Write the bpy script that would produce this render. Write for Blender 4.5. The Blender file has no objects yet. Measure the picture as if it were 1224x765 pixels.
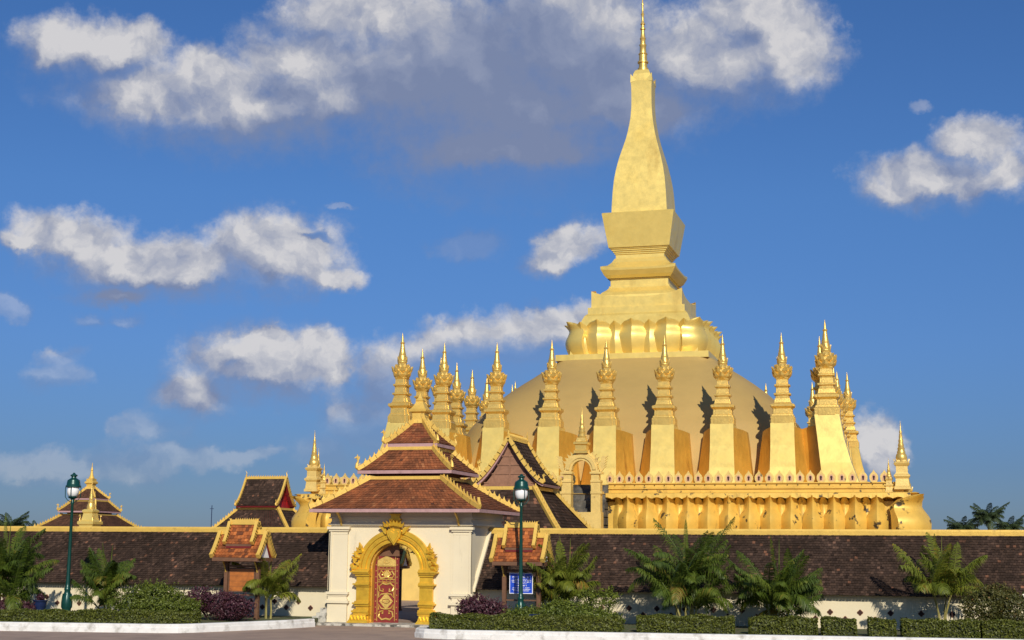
import bpy, math, random
import numpy as np
from mathutils import Vector, Matrix
random.seed(7); rng = np.random.default_rng(7)
rad = math.radians
sc = bpy.context.scene
# ---------------------------------------------------------------- camera
def setup_camera():
    yw, pt, ro = rad(16.011), rad(9.195), rad(0.455)
    R = Vector((math.cos(yw), math.sin(yw), 0)); h = Vector((-math.sin(yw), math.cos(yw), 0)); u = Vector((0, 0, 1))
    U = -math.sin(pt)*h + math.cos(pt)*u; F = math.cos(pt)*h + math.sin(pt)*u
    cr = math.cos(ro)*R + math.sin(ro)*U; cu = math.cos(ro)*U - math.sin(ro)*R
    m = Matrix((cr, cu, -F)).transposed().to_4x4(); m.translation = Vector((19.644, -105.314, 2.992))
    cd = bpy.data.cameras.new('camera'); cam = bpy.data.objects.new('camera', cd)
    sc.collection.objects.link(cam); cam.matrix_world = m
    cd.sensor_width = 36; cd.lens = 36*1688.137/1224; cd.clip_start = .5; cd.clip_end = 6000
    sc.camera = cam
setup_camera()
# ---------------------------------------------------------------- sun + sky
AZ, EL = rad(24), rad(29)      # sun to the right of the viewer, afternoon
to_sun = Vector((math.cos(EL)*math.sin(AZ), -math.cos(EL)*math.cos(AZ), math.sin(EL)))
sd = bpy.data.lights.new('sun', 'SUN'); sd.energy = 4.3; sd.angle = rad(.5); sd.color = (1, .925, .79)
so = bpy.data.objects.new('sun', sd); sc.collection.objects.link(so)
so.rotation_euler = to_sun.to_track_quat('Z', 'Y').to_euler()
sc.view_settings.view_transform = 'Standard'; sc.view_settings.look = 'None'
sc.view_settings.exposure = 0.0; sc.view_settings.gamma = 1
SKY = .1
# clouds: centre azimuth, centre elevation, half sizes (degrees from the complex's own north), brightness
def setup_world():
    w = bpy.data.worlds.new('World'); sc.world = w; w.use_nodes = True
    nt = w.node_tree; N = nt.nodes; L = nt.links; N.clear()
    def nd(t, **k):
        n = N.new(t)
        for a, b in k.items(): setattr(n, a, b)
        return n
    def M(op, a, b=None, c=None, clamp=False):
        n = nd('ShaderNodeMath', operation=op); n.use_clamp = clamp
        for i, v in enumerate((a, b, c)):
            if v is None: continue
            if isinstance(v, (int, float)): n.inputs[i].default_value = v
            else: L.new(v, n.inputs[i])
        return n.outputs[0]
    def VM(op, a, b=None, c=None):
        n = nd('ShaderNodeVectorMath', operation=op)
        for i, v in enumerate((a, b, c)):
            if v is None: continue
            if isinstance(v, (tuple, list)): n.inputs[i].default_value = v
            else: L.new(v, n.inputs[i])
        return n.outputs['Value'] if op in ('LENGTH', 'DOT_PRODUCT') else n.outputs[0]
    sky = nd('ShaderNodeTexSky', sky_type='NISHITA'); sky.sun_disc = False
    sky.sun_elevation = EL; sky.sun_rotation = math.pi - AZ
    sky.air_density = SKYP[0]; sky.dust_density = SKYP[1]; sky.ozone_density = SKYP[2]; sky.altitude = 0
    tc = nd('ShaderNodeTexCoord'); sp = nd('ShaderNodeSeparateXYZ'); L.new(tc.outputs['Generated'], sp.inputs[0])
    az = M('MULTIPLY', M('ARCTAN2', sp.outputs[0], sp.outputs[1]), 180/math.pi)
    el = M('MULTIPLY', M('ARCSINE', sp.outputs[2]), 180/math.pi)
    cb = nd('ShaderNodeCombineXYZ'); L.new(az, cb.inputs[0]); L.new(el, cb.inputs[1]); P = cb.outputs[0]
    def noise(vec, scale, det, rough=.55, dist=0):
        n = nd('ShaderNodeTexNoise'); n.noise_dimensions = '3D'; L.new(vec, n.inputs['Vector'])
        n.inputs['Scale'].default_value = scale; n.inputs['Detail'].default_value = det
        n.inputs['Roughness'].default_value = rough; n.inputs['Distortion'].default_value = dist
        return n
    # billowing displacement of the lookup point
    wn = noise(P, .16, 2, .5); wv = VM('MULTIPLY_ADD', wn.outputs['Color'], (2.8, 1.8, 0), (-1.4, -.9, 0))
    wn2 = noise(P, .75, 5, .62); wv2 = VM('MULTIPLY_ADD', wn2.outputs['Color'], (1.5, 1.3, 0), (-.75, -.65, 0))
    Q = VM('ADD', VM('MULTIPLY', VM('ADD', wv, P), (1, 1, 0)), wv2)
    def union(vec, items, k=.35):
        acc = None
        for (a, e, ra, re) in items:
            d = VM('LENGTH', VM('MULTIPLY_ADD', vec, (1/ra, 1/re, 0), (-a/ra, -e/re, 0)))
            acc = d if acc is None else M('SMOOTH_MIN', acc, d, k)
        return acc
    items = [c[:4] for c in CL]
    D = union(Q, items)
    Dl = union(VM('ADD', Q, (.9, 1.3, 0)), items)
    det = noise(P, 1.1, 9, .62)
    dens_raw = M('ADD', M('SUBTRACT', 1.0, D), M('MULTIPLY_ADD', det.outputs['Fac'], .95, -.44))
    mr = nd('ShaderNodeMapRange', interpolation_type='SMOOTHSTEP'); L.new(dens_raw, mr.inputs[0])
    mr.inputs[1].default_value = -.2
    top = M('MULTIPLY_ADD', M('SUBTRACT', Dl, D), 2.2, .5, True); L.new(M('MULTIPLY_ADD', top, -.55, 1.02), mr.inputs[2]); dens = mr.outputs[0]
    # light and dark inside a cloud: relief of the same billows towards the sun, and the thick grey bellies
    P2 = VM('ADD', Q, (.42, .6, 0))
    n1 = noise(Q, .6, 7, .54); n2 = noise(P2, .6, 7, .54)
    relief0 = M('SUBTRACT', n1.outputs['Fac'], n2.outputs['Fac'])
    G = union(Q, [c[:4] for c in CLG], .5)
    gm = nd('ShaderNodeMapRange', interpolation_type='SMOOTHSTEP'); L.new(G, gm.inputs[0])
    gm.inputs[1].default_value = 1.5; gm.inputs[2].default_value = .45
    relief = M('MULTIPLY', relief0, M('MULTIPLY_ADD', gm.outputs[0], -.6, 1.0))
    br = M('ADD', M('ADD', M('MULTIPLY_ADD', relief, 1.7, .42), M('MULTIPLY', M('MINIMUM', M('MAXIMUM', M('SUBTRACT', Dl, D), -.4), .5), .75)), M('MULTIPLY', gm.outputs[0], -.50))
    br = M('ADD', br, M('MULTIPLY', M('SUBTRACT', dens_raw, .45), .12), None, True)
    cr = nd('ShaderNodeValToRGB'); L.new(br, cr.inputs[0]); e = cr.color_ramp.elements
    e[0].position = .05; e[0].color = (.20, .245, .385, 1); e[1].position = .95; e[1].color = (.67, .655, .66, 1)
    k = cr.color_ramp.elements.new(.35); k.color = (.285, .325, .45, 1)
    k = cr.color_ramp.elements.new(.65); k.color = (.45, .465, .53, 1)
    # thin the clouds close to the horizon and inside weak ones
    wk = union(Q, [c[:4] for c in CLW], .3)
    wm = nd('ShaderNodeMapRange', interpolation_type='SMOOTHSTEP'); L.new(wk, wm.inputs[0])
    wm.inputs[1].default_value = 1.3; wm.inputs[2].default_value = .7
    dens = M('MULTIPLY', dens, M('MULTIPLY_ADD', wm.outputs[0], -.66, .94))
    er = nd('ShaderNodeValToRGB'); L.new(M('DIVIDE', el, 40.0, None, True), er.inputs[0]); ee = er.color_ramp.elements
    ee[0].position = 0; ee[0].color = (*SKYR[0], 1); ee[1].position = 1; ee[1].color = (*SKYR[-1], 1)
    for p_, c_ in zip((.08, .2, .35, .6), SKYR[1:-1]): kk = ee.new(p_); kk.color = (*c_, 1)
    sk = VM('MULTIPLY', sky.outputs[0], er.outputs[0])
    cc = nd('ShaderNodeVectorMath', operation='SCALE'); L.new(cr.outputs[0], cc.inputs[0]); cc.inputs['Scale'].default_value = 1/SKY
    mx = nd('ShaderNodeMix', data_type='RGBA'); L.new(dens, mx.inputs[0]); L.new(sk, mx.inputs[6]); L.new(cc.outputs[0], mx.inputs[7])
    bg = nd('ShaderNodeBackground'); L.new(mx.outputs[2], bg.inputs[0]); bg.inputs[1].default_value = SKY
    o = nd('ShaderNodeOutputWorld'); L.new(bg.outputs[0], o.inputs[0])
SKYP = (1.0, .3, 4.0)
SKYR = [(.24, .32, .53), (.25, .345, .57), (.33, .47, .73), (.39, .58, .84), (.38, .60, .88), (.45, .70, .95)]   # polarised, deep blue afternoon air, from the horizon up
CLG = []; CLW = []
CL = [(-33.37, 19.36, 3.4, 1.29), (-34.96, 18.87, 1.17, 0.76), (-31.6, 19.85, 1.42, 0.84), (-30.65, 17.7, 4.71, 1.63), (-28.7, 18.82, 1.65, 1.17), (-26.94, 17.48, 5.45, 2.29), (-25.3, 19.38, 2.11, 0.99), (-23.57, 19.47, 3.84, 1.98), (-22.21, 21.16, 3.67, 1.56), (-18.64, 18.99, 6.47, 3.77), (-16.49, 16.37, 6.83, 2.43), (-13.69, 20.01, 5.16, 3.55), (-7.37, 19.54, 4.39, 2.37), (-4.95, 20.07, 2.28, 2.15), (-10.18, 17.66, 3.38, 1.61), (-5.95, 21.41, 2.51, 1.16), (-33.58, 11.8, 2.87, 1.26), (-35.44, 11.5, 1.39, 0.43), (-29.99, 10.95, 4.45, 1.53), (-26.04, 11.57, 3.23, 1.94), (-23.65, 10.82, 1.33, 0.53), (-31.56, 9.81, 2.17, 0.52), (-32.94, 8.92, 0.77, 0.36), (-31.35, 8.93, 0.8, 0.29), (-25.72, 7.23, 3.75, 1.66), (-24.07, 7.95, 1.7, 1.05), (-28.47, 5.98, 1.76, 1.25), (-26.09, 8.39, 0.75, 0.45), (-23.2, 7.13, 1.13, 0.56), (-30.18, 4.55, 1.51, 0.73), (-34.21, 6.58, 1.39, 0.65), (-34.26, 7.39, 0.91, 0.5), (-35.91, 9.22, 0.68, 0.57), (-17.67, 12.31, 1.75, 0.76), (-13.51, 12.34, 1.32, 1.13), (-14.02, 11.49, 1.16, 0.68), (1.17, 14.36, 3.34, 1.22), (2.66, 15.85, 1.75, 1.06), (-0.3, 13.8, 1.79, 0.8), (3.71, 14.65, 1.04, 0.71), (-21.8, 4.81, 2.2, 1.88), (-20.49, 6.85, 1.9, 1.89), (-17.95, 8.07, 2.69, 1.22), (-15.38, 7.93, 2.88, 1.6), (-13.67, 8.61, 2.3, 1.14), (-19.12, 6.19, 3.05, 1.51), (-23.11, 3.61, 1.87, 1.12), (-23.39, 13.68, 0.54, 0.22), (0.64, 17.22, 0.5, 0.29), (-1.69, 4.18, 1.21, 1.32), (-34.0, 2.9, 2.78, 0.78), (-30.9, 3.13, 2.14, 0.94), (-26.42, 3.72, 1.48, 0.37), (-28.69, 3.67, 2.18, 0.52), (-20.03, 18.29, 5.99, 2.62), (-15.8, 18.04, 5.62, 2.63), (-24.22, 18.13, 4.19, 1.95), (-12.28, 18.36, 3.15, 1.97)]
CLG = [(-22.43, 16.22, 4.54, 1.32), (-17.92, 18.01, 4.93, 1.98), (-15.82, 19.68, 3.89, 2.28), (-16.48, 15.7, 5.94, 1.84), (-13.34, 19.03, 3.17, 2.29), (-26.88, 15.84, 4.11, 0.72), (-10.18, 17.66, 2.08, 0.99), (-30.59, 9.86, 3.94, 0.46), (-18.45, 6.71, 3.41, 1.19), (-21.44, 3.8, 2.02, 1.17), (-17.67, 12.31, 2.08, 1.01), (-15.72, 7.25, 2.39, 0.85), (-25.84, 6.06, 2.67, 0.47), (-34.19, 6.1, 1.24, 0.32)]
CLW = [(-17.67, 12.31, 2.08, 1.01), (-34.0, 2.9, 2.95, 0.96), (-30.9, 3.13, 2.55, 1.1), (-26.42, 3.72, 1.98, 0.53), (-28.69, 3.67, 2.6, 0.66), (-30.18, 4.55, 1.44, 0.72), (-15.08, 14.87, 4.18, 0.94), (-34.22, 6.74, 1.55, 0.97), (-32.94, 8.92, 1.27, 0.52), (-23.39, 13.68, 0.69, 0.33), (0.64, 17.22, 0.65, 0.38), (-35.91, 9.22, 0.8, 0.64), (-31.35, 8.93, 0.96, 0.39), (-22.11, 3.79, 3.7, 1.68), (-16.4, 6.73, 4.77, 1.36)]
setup_world()
# ---------------------------------------------------------------- materials
def mat(name, col, rough=.7, metal=0, var=.12, vscale=2.0, bump=0, bscale=20, spec=.5, col2=None, c2=(.55, .75), c2scale=1.5, transl=0, tint=None, coord='Object', streak=None, emit=None, rvar=0):
    m = bpy.data.materials.new(name); m.use_nodes = True; nt = m.node_tree; N = nt.nodes; L = nt.links
    b = N['Principled BSDF']; b.inputs['Roughness'].default_value = rough; b.inputs['Metallic'].default_value = metal
    b.inputs['Specular IOR Level'].default_value = spec
    tc = N.new('ShaderNodeNewGeometry') if coord == 'World' else N.new('ShaderNodeTexCoord'); v = tc.outputs['Position' if coord == 'World' else coord]
    def noise(scale, det=6, vec=None):
        n = N.new('ShaderNodeTexNoise'); L.new(vec or v, n.inputs['Vector']); n.inputs['Scale'].default_value = scale; n.inputs['Detail'].default_value = det; n.inputs['Roughness'].default_value = .6
        return n.outputs['Fac']
    def ramp(f, stops):
        r = N.new('ShaderNodeValToRGB'); L.new(f, r.inputs[0]); e = r.color_ramp.elements
        e[0].position, e[0].color = stops[0][0], (*stops[0][1], 1); e[1].position, e[1].color = stops[-1][0], (*stops[-1][1], 1)
        for p, c in stops[1:-1]: k = e.new(p); k.color = (*c, 1)
        return r.outputs[0]
    def mixc(f, a, c):
        x = N.new('ShaderNodeMix'); x.data_type = 'RGBA'
        if isinstance(f, float): x.inputs[0].default_value = f
        else: L.new(f, x.inputs[0])
        for i, s in ((6, a), (7, c)):
            if isinstance(s, tuple): x.inputs[i].default_value = (*s, 1)
            else: L.new(s, x.inputs[i])
        return x.outputs[2]
    lo = tuple(c*(1-var) for c in col); hi = tuple(min(1, c*(1+var)) for c in col)
    if tint:                                   # per-face natural variation of tiles or leaves
        at = N.new('ShaderNodeAttribute'); at.attribute_name = 'tint'
        c = ramp(at.outputs['Fac'], tint)
        c = mixc(ramp(noise(vscale), [(.35, (0, 0, 0)), (.7, (1, 1, 1))]), c, tuple(x*(1-var*2) for x in col)) if var else c
    else:
        c = ramp(noise(vscale), [(.3, lo), (.7, hi)])
    if col2:
        c = mixc(ramp(noise(c2scale, 9), [(c2[0], (0, 0, 0)), (c2[1], (1, 1, 1))]), c, col2)
    if streak:                                 # rain streaks / mould, long in z
        mp = N.new('ShaderNodeMapping'); L.new(v, mp.inputs[0]); mp.inputs['Scale'].default_value = (streak[2], streak[2], streak[2]*.18)
        c = mixc(ramp(noise(1.0, 8, mp.outputs[0]), [(streak[1], (0, 0, 0)), (streak[1]+.13, (1, 1, 1))]), c, streak[0])
    L.new(c, b.inputs['Base Color'])
    if rvar:
        mr = N.new('ShaderNodeMapRange'); L.new(noise(vscale*2.3), mr.inputs[0]); mr.inputs[1].default_value = .3; mr.inputs[2].default_value = .7
        mr.inputs[3].default_value = rough-rvar; mr.inputs[4].default_value = rough+rvar; L.new(mr.outputs[0], b.inputs['Roughness'])
    if bump:
        bn = N.new('ShaderNodeBump'); L.new(noise(bscale, 5), bn.inputs['Height']); bn.inputs['Strength'].default_value = 1; bn.inputs['Distance'].default_value = bump
        L.new(bn.outputs[0], b.inputs['Normal'])
    if transl:
        t = N.new('ShaderNodeBsdfTranslucent'); L.new(c, t.inputs[0]); s = N.new('ShaderNodeMixShader'); s.inputs[0].default_value = transl
        L.new(b.outputs[0], s.inputs[1]); L.new(t.outputs[0], s.inputs[2]); L.new(s.outputs[0], N['Material Output'].inputs[0])
    if emit: b.inputs['Emission Color'].default_value = (*emit, 1); b.inputs['Emission Strength'].default_value = .4
    return m
gold = mat('gold_paint', (.80, .60, .17), .40, .42, .05, .9, .004, 6, streak=((.64, .44, .11), .57, .55), col2=(.74, .52, .12), c2=(.5, .8), c2scale=.35, rvar=.08)
gold_fine = mat('gold_ornament', (.74, .50, .13), .34, .55, .12, 3, .01, 18, rvar=.08)
gold_worn = mat('weathered_gold', (.71, .45, .085), .48, .22, .12, 1.2, .006, 6, col2=(.055, .04, .025), coord='World', c2=(.605, .655), c2scale=1.6, streak=((.26, .17, .05), .60, 1.6), rvar=.1)
gold_arch = mat('arch_gold_leaf', (.82, .50, .045), .36, .5, .12, 2, .006, 8, col2=(.5, .28, .03), c2=(.5, .8), c2scale=1.6, rvar=.08)
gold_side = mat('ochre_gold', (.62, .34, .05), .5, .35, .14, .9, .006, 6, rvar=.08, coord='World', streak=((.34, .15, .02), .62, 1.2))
mound_m = mat('mound_ochre_render', (.46, .31, .10), .62, .12, .06, .5, .008, 8, col2=(.36, .235, .08), c2=(.5, .8), c2scale=.25)
yellow = mat('yellow_limewash', (.72, .50, .14), .75, 0, .10, 1.5, .006, 10, col2=(.45, .30, .08), c2=(.58, .8), c2scale=.8)
trim = mat('yellow_trim', (.74, .48, .10), .5, .25, .12, 3, .008, 20, col2=(.35, .22, .06), c2=(.6, .78), c2scale=3)
cream_leaf = mat('cream_gold_parapet', (.70, .50, .16), .5, .25, .1, 3, .01, 12, col2=(.16, .11, .05), c2=(.62, .72), c2scale=1.4, coord='World')
pink = mat('pink_niche_paint', (.60, .34, .22), .8, 0, .2, 6)
darkred = mat('dark_red_paint', (.16, .012, .014), .6, 0, .2, 3)
redroof = mat('red_lacquer', (.34, .010, .014), .45, 0, .2, 3)
mauve = mat('mauve_fascia', (.42, .25, .24), .7, 0, .12, 4, col2=(.25, .14, .13), c2=(.55, .8), c2scale=3)
plaster = mat('cream_plaster', (.71, .62, .43), .85, 0, .04, .8, .004, 12, col2=(.66, .58, .42), c2=(.55, .85), c2scale=.6, streak=((.40, .34, .24), .63, 1.8))
mould = mat('mouldy_stair', (.13, .12, .10), .9, 0, .3, 2, .02, 10, col2=(.03, .03, .028), c2=(.4, .6), c2scale=1.2)
stone = mat('weathered_stone', (.50, .47, .40), .9, 0, .15, 4, .02, 14, col2=(.09, .085, .07), c2=(.48, .6), c2scale=3)
tile_dark = mat('dark_roof_tiles', (.050, .033, .024), .95, 0, .22, .9, 0, spec=.1, tint=[(0, (.024, .015, .012)), (.45, (.060, .038, .029)), (.78, (.105, .064, .045)), (.93, (.17, .10, .07)), (1, (.26, .12, .07))])
tile_red = mat('orange_roof_tiles', (.20, .075, .035), .85, 0, .22, 1.6, 0, spec=.25, tint=[(0, (.07, .03, .02)), (.22, (.20, .07, .03)), (.75, (.36, .115, .042)), (1, (.42, .17, .07))])
tile_brown = mat('old_brown_tiles', (.13, .065, .04), .9, 0, .25, 1.2, 0, spec=.15, tint=[(0, (.05, .028, .02)), (.5, (.12, .06, .036)), (1, (.2, .09, .05))])
tile_orange = mat('bright_orange_tiles', (.35, .11, .035), .8, 0, .25, 3, 0, tint=[(0, (.09, .035, .02)), (.33, (.16, .05, .02)), (.45, (.40, .115, .03)), (1, (.68, .22, .06))], spec=.25)
terracotta = mat('terracotta_vent', (.22, .10, .055), .85, 0, .25, 8)
hole_shade = mat('hole_shade_brown', (.045, .018, .014), .9, 0, .2, 8)  # brown for the painted shade inside vents and niche slots
wood = mat('brown_timber', (.14, .065, .032), .7, 0, .25, 6, .004, 30)
wood_panel = mat('orange_varnished_wood', (.40, .13, .025), .5, 0, .25, 5, .003, 30)
wood_pale = mat('faded_red_timber', (.27, .135, .08), .8, 0, .18, 5, .004, 30)
door_red = mat('red_door_lacquer', (.19, .014, .009), .45, 0, .15, 6)
black = mat('black_and_hole_shade', (.02, .018, .016), .8)
green_iron = mat('dark_green_cast_iron', (.006, .056, .046), .32, .2, .15, 8, .002, 30)
globe_m = mat('white_opal_glass', (.82, .82, .80), .2, 0, .03)
white_paint = mat('white_kerb_paint', (.70, .69, .66), .75, 0, .1, 3, .006, 20, col2=(.34, .32, .28), c2=(.52, .72), c2scale=2.2)
white_board = mat('white_gable_board', (.78, .77, .75), .7)
blue_sign = mat('blue_enamel', (.016, .07, .52), .35, 0, .08)
sign_white = mat('white_lettering', (.8, .8, .82), .5)
pot_blue = mat('blue_glaze', (.012, .022, .07), .2, 0, .2, 6)
ground_m = mat('plaza_paving', (.36, .255, .19), .9, 0, .12, .35, .006, 25, col2=(.26, .185, .145), c2=(.45, .7), c2scale=.9)
soil = mat('planting_soil', (.12, .10, .05), .95, 0, .3, 4, .02, 12, col2=(.05, .09, .02), c2=(.4, .6), c2scale=3)
bark = mat('palm_stem', (.19, .14, .075), .9, 0, .2, 6, .01, 20)
stem_y = mat('green_yellow_cane', (.28, .24, .07), .6, 0, .2, 6)
def leafm(name, stops, tr=.32, rough=.5): return mat(name, stops[1][1], rough, 0, 0, 1, 0, transl=tr, tint=stops)
frond = leafm('palm_leaflets', [(0, (.025, .05, .008)), (.5, (.085, .135, .014)), (.9, (.16, .20, .022)), (1, (.30, .21, .04))], .4)
frond_y = leafm('yellow_green_leaflets', [(0, (.08, .10, .012)), (.5, (.16, .20, .02)), (.85, (.25, .26, .03)), (1, (.40, .22, .03))], .4)
frond_haze = leafm('hazed_far_leaflets', [(0, (.03, .05, .02)), (.5, (.06, .09, .03)), (1, (.11, .14, .05))], .4)  # greyed green: distance haze mixed into the leaf colour
leaf_hedge = leafm('hedge_leaves', [(0, (.04, .055, .008)), (.5, (.115, .135, .018)), (1, (.22, .23, .03))])
leaf_bright = leafm('bright_bush_leaves', [(0, (.04, .06, .008)), (.5, (.11, .145, .016)), (1, (.21, .25, .03))])
leaf_purple = leafm('purple_leaves', [(0, (.030, .010, .016)), (.5, (.075, .022, .035)), (1, (.15, .06, .07))], .25)
leaf_olive = leafm('olive_shrub_leaves', [(0, (.04, .045, .010)), (.5, (.09, .095, .02)), (.9, (.16, .14, .035)), (1, (.28, .16, .05))])
twig = mat('dark_twigs_and_core', (.035, .04, .012), .95, 0, .3, 8)
flower = mat('white_petals', (.8, .78, .7), .6)
# ---------------------------------------------------------------- mesh helpers
class MB:
    def __init__(s): s.v = []; s.f = []; s.t = []
    def add(s, vs, fs, tint=None):
        o = len(s.v); s.v += [tuple(p) for p in vs]; s.f += [tuple(o+i for i in f) for f in fs]
        s.t += [tint if tint is not None else .5]*len(fs)
    def box(s, x0, x1, y0, y1, z0, z1):
        s.add([(x, y, z) for z in (z0, z1) for y in (y0, y1) for x in (x0, x1)], [(0, 2, 3, 1), (4, 5, 7, 6), (0, 1, 5, 4), (1, 3, 7, 5), (3, 2, 6, 7), (2, 0, 4, 6)]); return s
    def sq(s, prof, cx=0, cy=0, ky=1, ang=0, caps=True, n=4, kx=1):
        # stacked polygon sections: prof = [(half, z)]
        vs = []; fs = []
        for h, z in prof:
            for i in range(n):
                a = ang+math.pi/n+2*math.pi*i/n; r = h/math.cos(math.pi/n)
                vs.append((cx+r*math.cos(a)*kx, cy+r*math.sin(a)*ky, z))
        for k in range(len(prof)-1):
            for i in range(n):
                j = (i+1) % n; fs.append((k*n+i, k*n+j, (k+1)*n+j, (k+1)*n+i))
        if caps: fs.append(tuple(range(n))[::-1]); fs.append(tuple((len(prof)-1)*n+i for i in range(n)))
        s.add(vs, fs); return s
    def lathe(s, prof, cx=0, cy=0, n=16, caps=True): return s.sq([(r*math.cos(math.pi/n), z) for r, z in prof], cx, cy, n=n, caps=caps)
    def tube(s, pts, rs, n=6, tint=None):
        pts = [Vector(p) for p in pts]; vs = []; fs = []
        if isinstance(rs, (int, float)): rs = [rs]*len(pts)
        for i, p in enumerate(pts):
            d = (pts[min(i+1, len(pts)-1)]-pts[max(i-1, 0)]).normalized()
            a = d.cross(Vector((0, 0, 1)) if abs(d.z) < .9 else Vector((1, 0, 0))).normalized(); b = d.cross(a)
            for k in range(n):
                t = 2*math.pi*k/n; vs.append(p+(a*math.cos(t)+b*math.sin(t))*rs[i])
        for i in range(len(pts)-1):
            for k in range(n):
                j = (k+1) % n; fs.append((i*n+k, i*n+j, (i+1)*n+j, (i+1)*n+k))
        fs.append(tuple(range(n))); fs.append(tuple((len(pts)-1)*n+k for k in range(n))[::-1])
        s.add(vs, fs, tint); return s
    def prism(s, poly, a0, a1, axis='y', off=(0, 0, 0), M=None):
        # poly in the plane across axis; y: (x,z)  x: (y,z)  z: (x,y)
        def P(u, v, a):
            p = {'y': (u, a, v), 'x': (a, u, v), 'z': (u, v, a)}[axis]
            p = Vector((p[0]+off[0], p[1]+off[1], p[2]+off[2])); return M @ p if M else p
        n = len(poly); vs = [P(u, v, a0) for u, v in poly]+[P(u, v, a1) for u, v in poly]
        s.add(vs, [tuple(range(n)), tuple(range(2*n-1, n-1, -1))]+[(i, i+n, (i+1) % n+n, (i+1) % n) for i in range(n)]); return s
    def grid(s, F, nu, nv, tint=None):
        vs = [F(i/(nu-1), j/(nv-1)) for j in range(nv) for i in range(nu)]
        s.add(vs, [(j*nu+i, j*nu+i+1, (j+1)*nu+i+1, (j+1)*nu+i) for j in range(nv-1) for i in range(nu-1)], tint); return s
    def mesh(s, name, m, smooth=False, recalc=True):
        me = bpy.data.meshes.new(name); me.from_pydata(s.v, [], s.f); me.update()
        if recalc:
            import bmesh
            b = bmesh.new(); b.from_mesh(me); bmesh.ops.recalc_face_normals(b, faces=b.faces); b.to_mesh(me); b.free()
        if any(t != .5 for t in s.t):
            a = me.attributes.new('tint', 'FLOAT', 'FACE'); a.data.foreach_set('value', s.t)
        if smooth:
            me.polygons.foreach_set('use_smooth', [True]*len(me.polygons))
            if smooth != 1: me.set_sharp_from_angle(angle=rad(smooth))
        me.materials.append(m); return me
    def build(s, name, m, parent=None, smooth=False, loc=None, recalc=True):
        o = bpy.data.objects.new(name, s.mesh(name, m, smooth, recalc)); sc.collection.objects.link(o)
        if parent: o.parent = parent
        if loc: o.location = loc
        return o
def tag(o, label=None, cat=None, group=None, kind=None):
    for k, v in (('label', label), ('category', cat), ('group', group), ('kind', kind)):
        if v: o[k] = v
    return o
def thing(name, label, cat, loc=(0, 0, 0), rz=0, group=None):
    o = bpy.data.objects.new(name, None); sc.collection.objects.link(o); o.location = loc; o.rotation_euler = (0, 0, rz)
    return tag(o, label, cat, group)
def copy_obj(o, parent=None, loc=None, rz=None):
    c = o.copy(); sc.collection.objects.link(c)
    if parent: c.parent = parent
    if loc is not None: c.location = loc
    if rz is not None: c.rotation_euler = (0, 0, rz)
    for ch in [x for x in bpy.data.objects if x.parent == o]: copy_obj(ch, c)
    return c
def kids(o): return [x for x in bpy.data.objects if x.parent == o]
V = Vector
# ---------------------------------------------------------------- setting
MB().box(-1500, 1500, -1500, 1500, -.5, 0).build('ground', ground_m); tag(bpy.data.objects['ground'], kind='structure')
s_ = MB().box(-3.9, 3.6, -53.6, -52.2, -.1, .085).build('gate_pavement', stone); tag(s_, kind='structure')
def kerb(name, pts, w, h):
    m = MB(); n = len(pts); nr = []
    for i in range(n):
        a = V(pts[max(i-1, 0)]); b = V(pts[min(i+1, n-1)]); d = (b-a).normalized(); nr.append(V((-d.y, d.x)))
    sec = [(0, 0), (0, h*.55), (.03, h*.6), (.03, h-.03), (.06, h), (w, h), (w, 0)]
    vs = [(pts[i][0]+nr[i].x*a, pts[i][1]+nr[i].y*a, z) for i in range(n) for a, z in sec]; k = len(sec)
    fs = [(i*k+j, i*k+(j+1) % k, (i+1)*k+(j+1) % k, (i+1)*k+j) for i in range(n-1) for j in range(k)]
    fs += [tuple(range(k)), tuple((n-1)*k+j for j in range(k))[::-1]]
    m.add(vs, fs); o = m.build(name, white_paint); tag(o, kind='structure'); return o
kl = [(-40, -66.5), (-20, -62.9), (-11.57, -61.45), (-7.5, -60.75), (-5.9, -60.45), (-5.3, -60.2), (-4.9, -59.7), (-4.3, -58.6), (-2.95, -55.9), (-2.6, -54.6)]
kr = [(3.25, -55.4), (2.95, -57.5), (2.88, -58.6), (3.05, -59.15), (3.5, -59.5), (4.4, -59.7), (6.5, -59.45), (8.9, -59.05), (15, -58.25), (23, -57.35), (45, -54.9)]
kerb('left_kerb', kl, .3, .3); kerb('right_kerb', kr, .32, .3)
MB().prism([(p[0]-.1, p[1]+.2) for p in kl]+[(-3.6, -51.9), (-40, -51.9)], -.1, .24, 'z').build('left_planting_bed', soil)
MB().prism([(p[0]+.14, p[1]+.22) for p in kr]+[(45, -51.9), (3.4, -51.9)], -.1, .24, 'z').build('right_planting_bed', soil)
for n_ in ('left_planting_bed', 'right_planting_bed'): tag(bpy.data.objects[n_], kind='structure')
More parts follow.
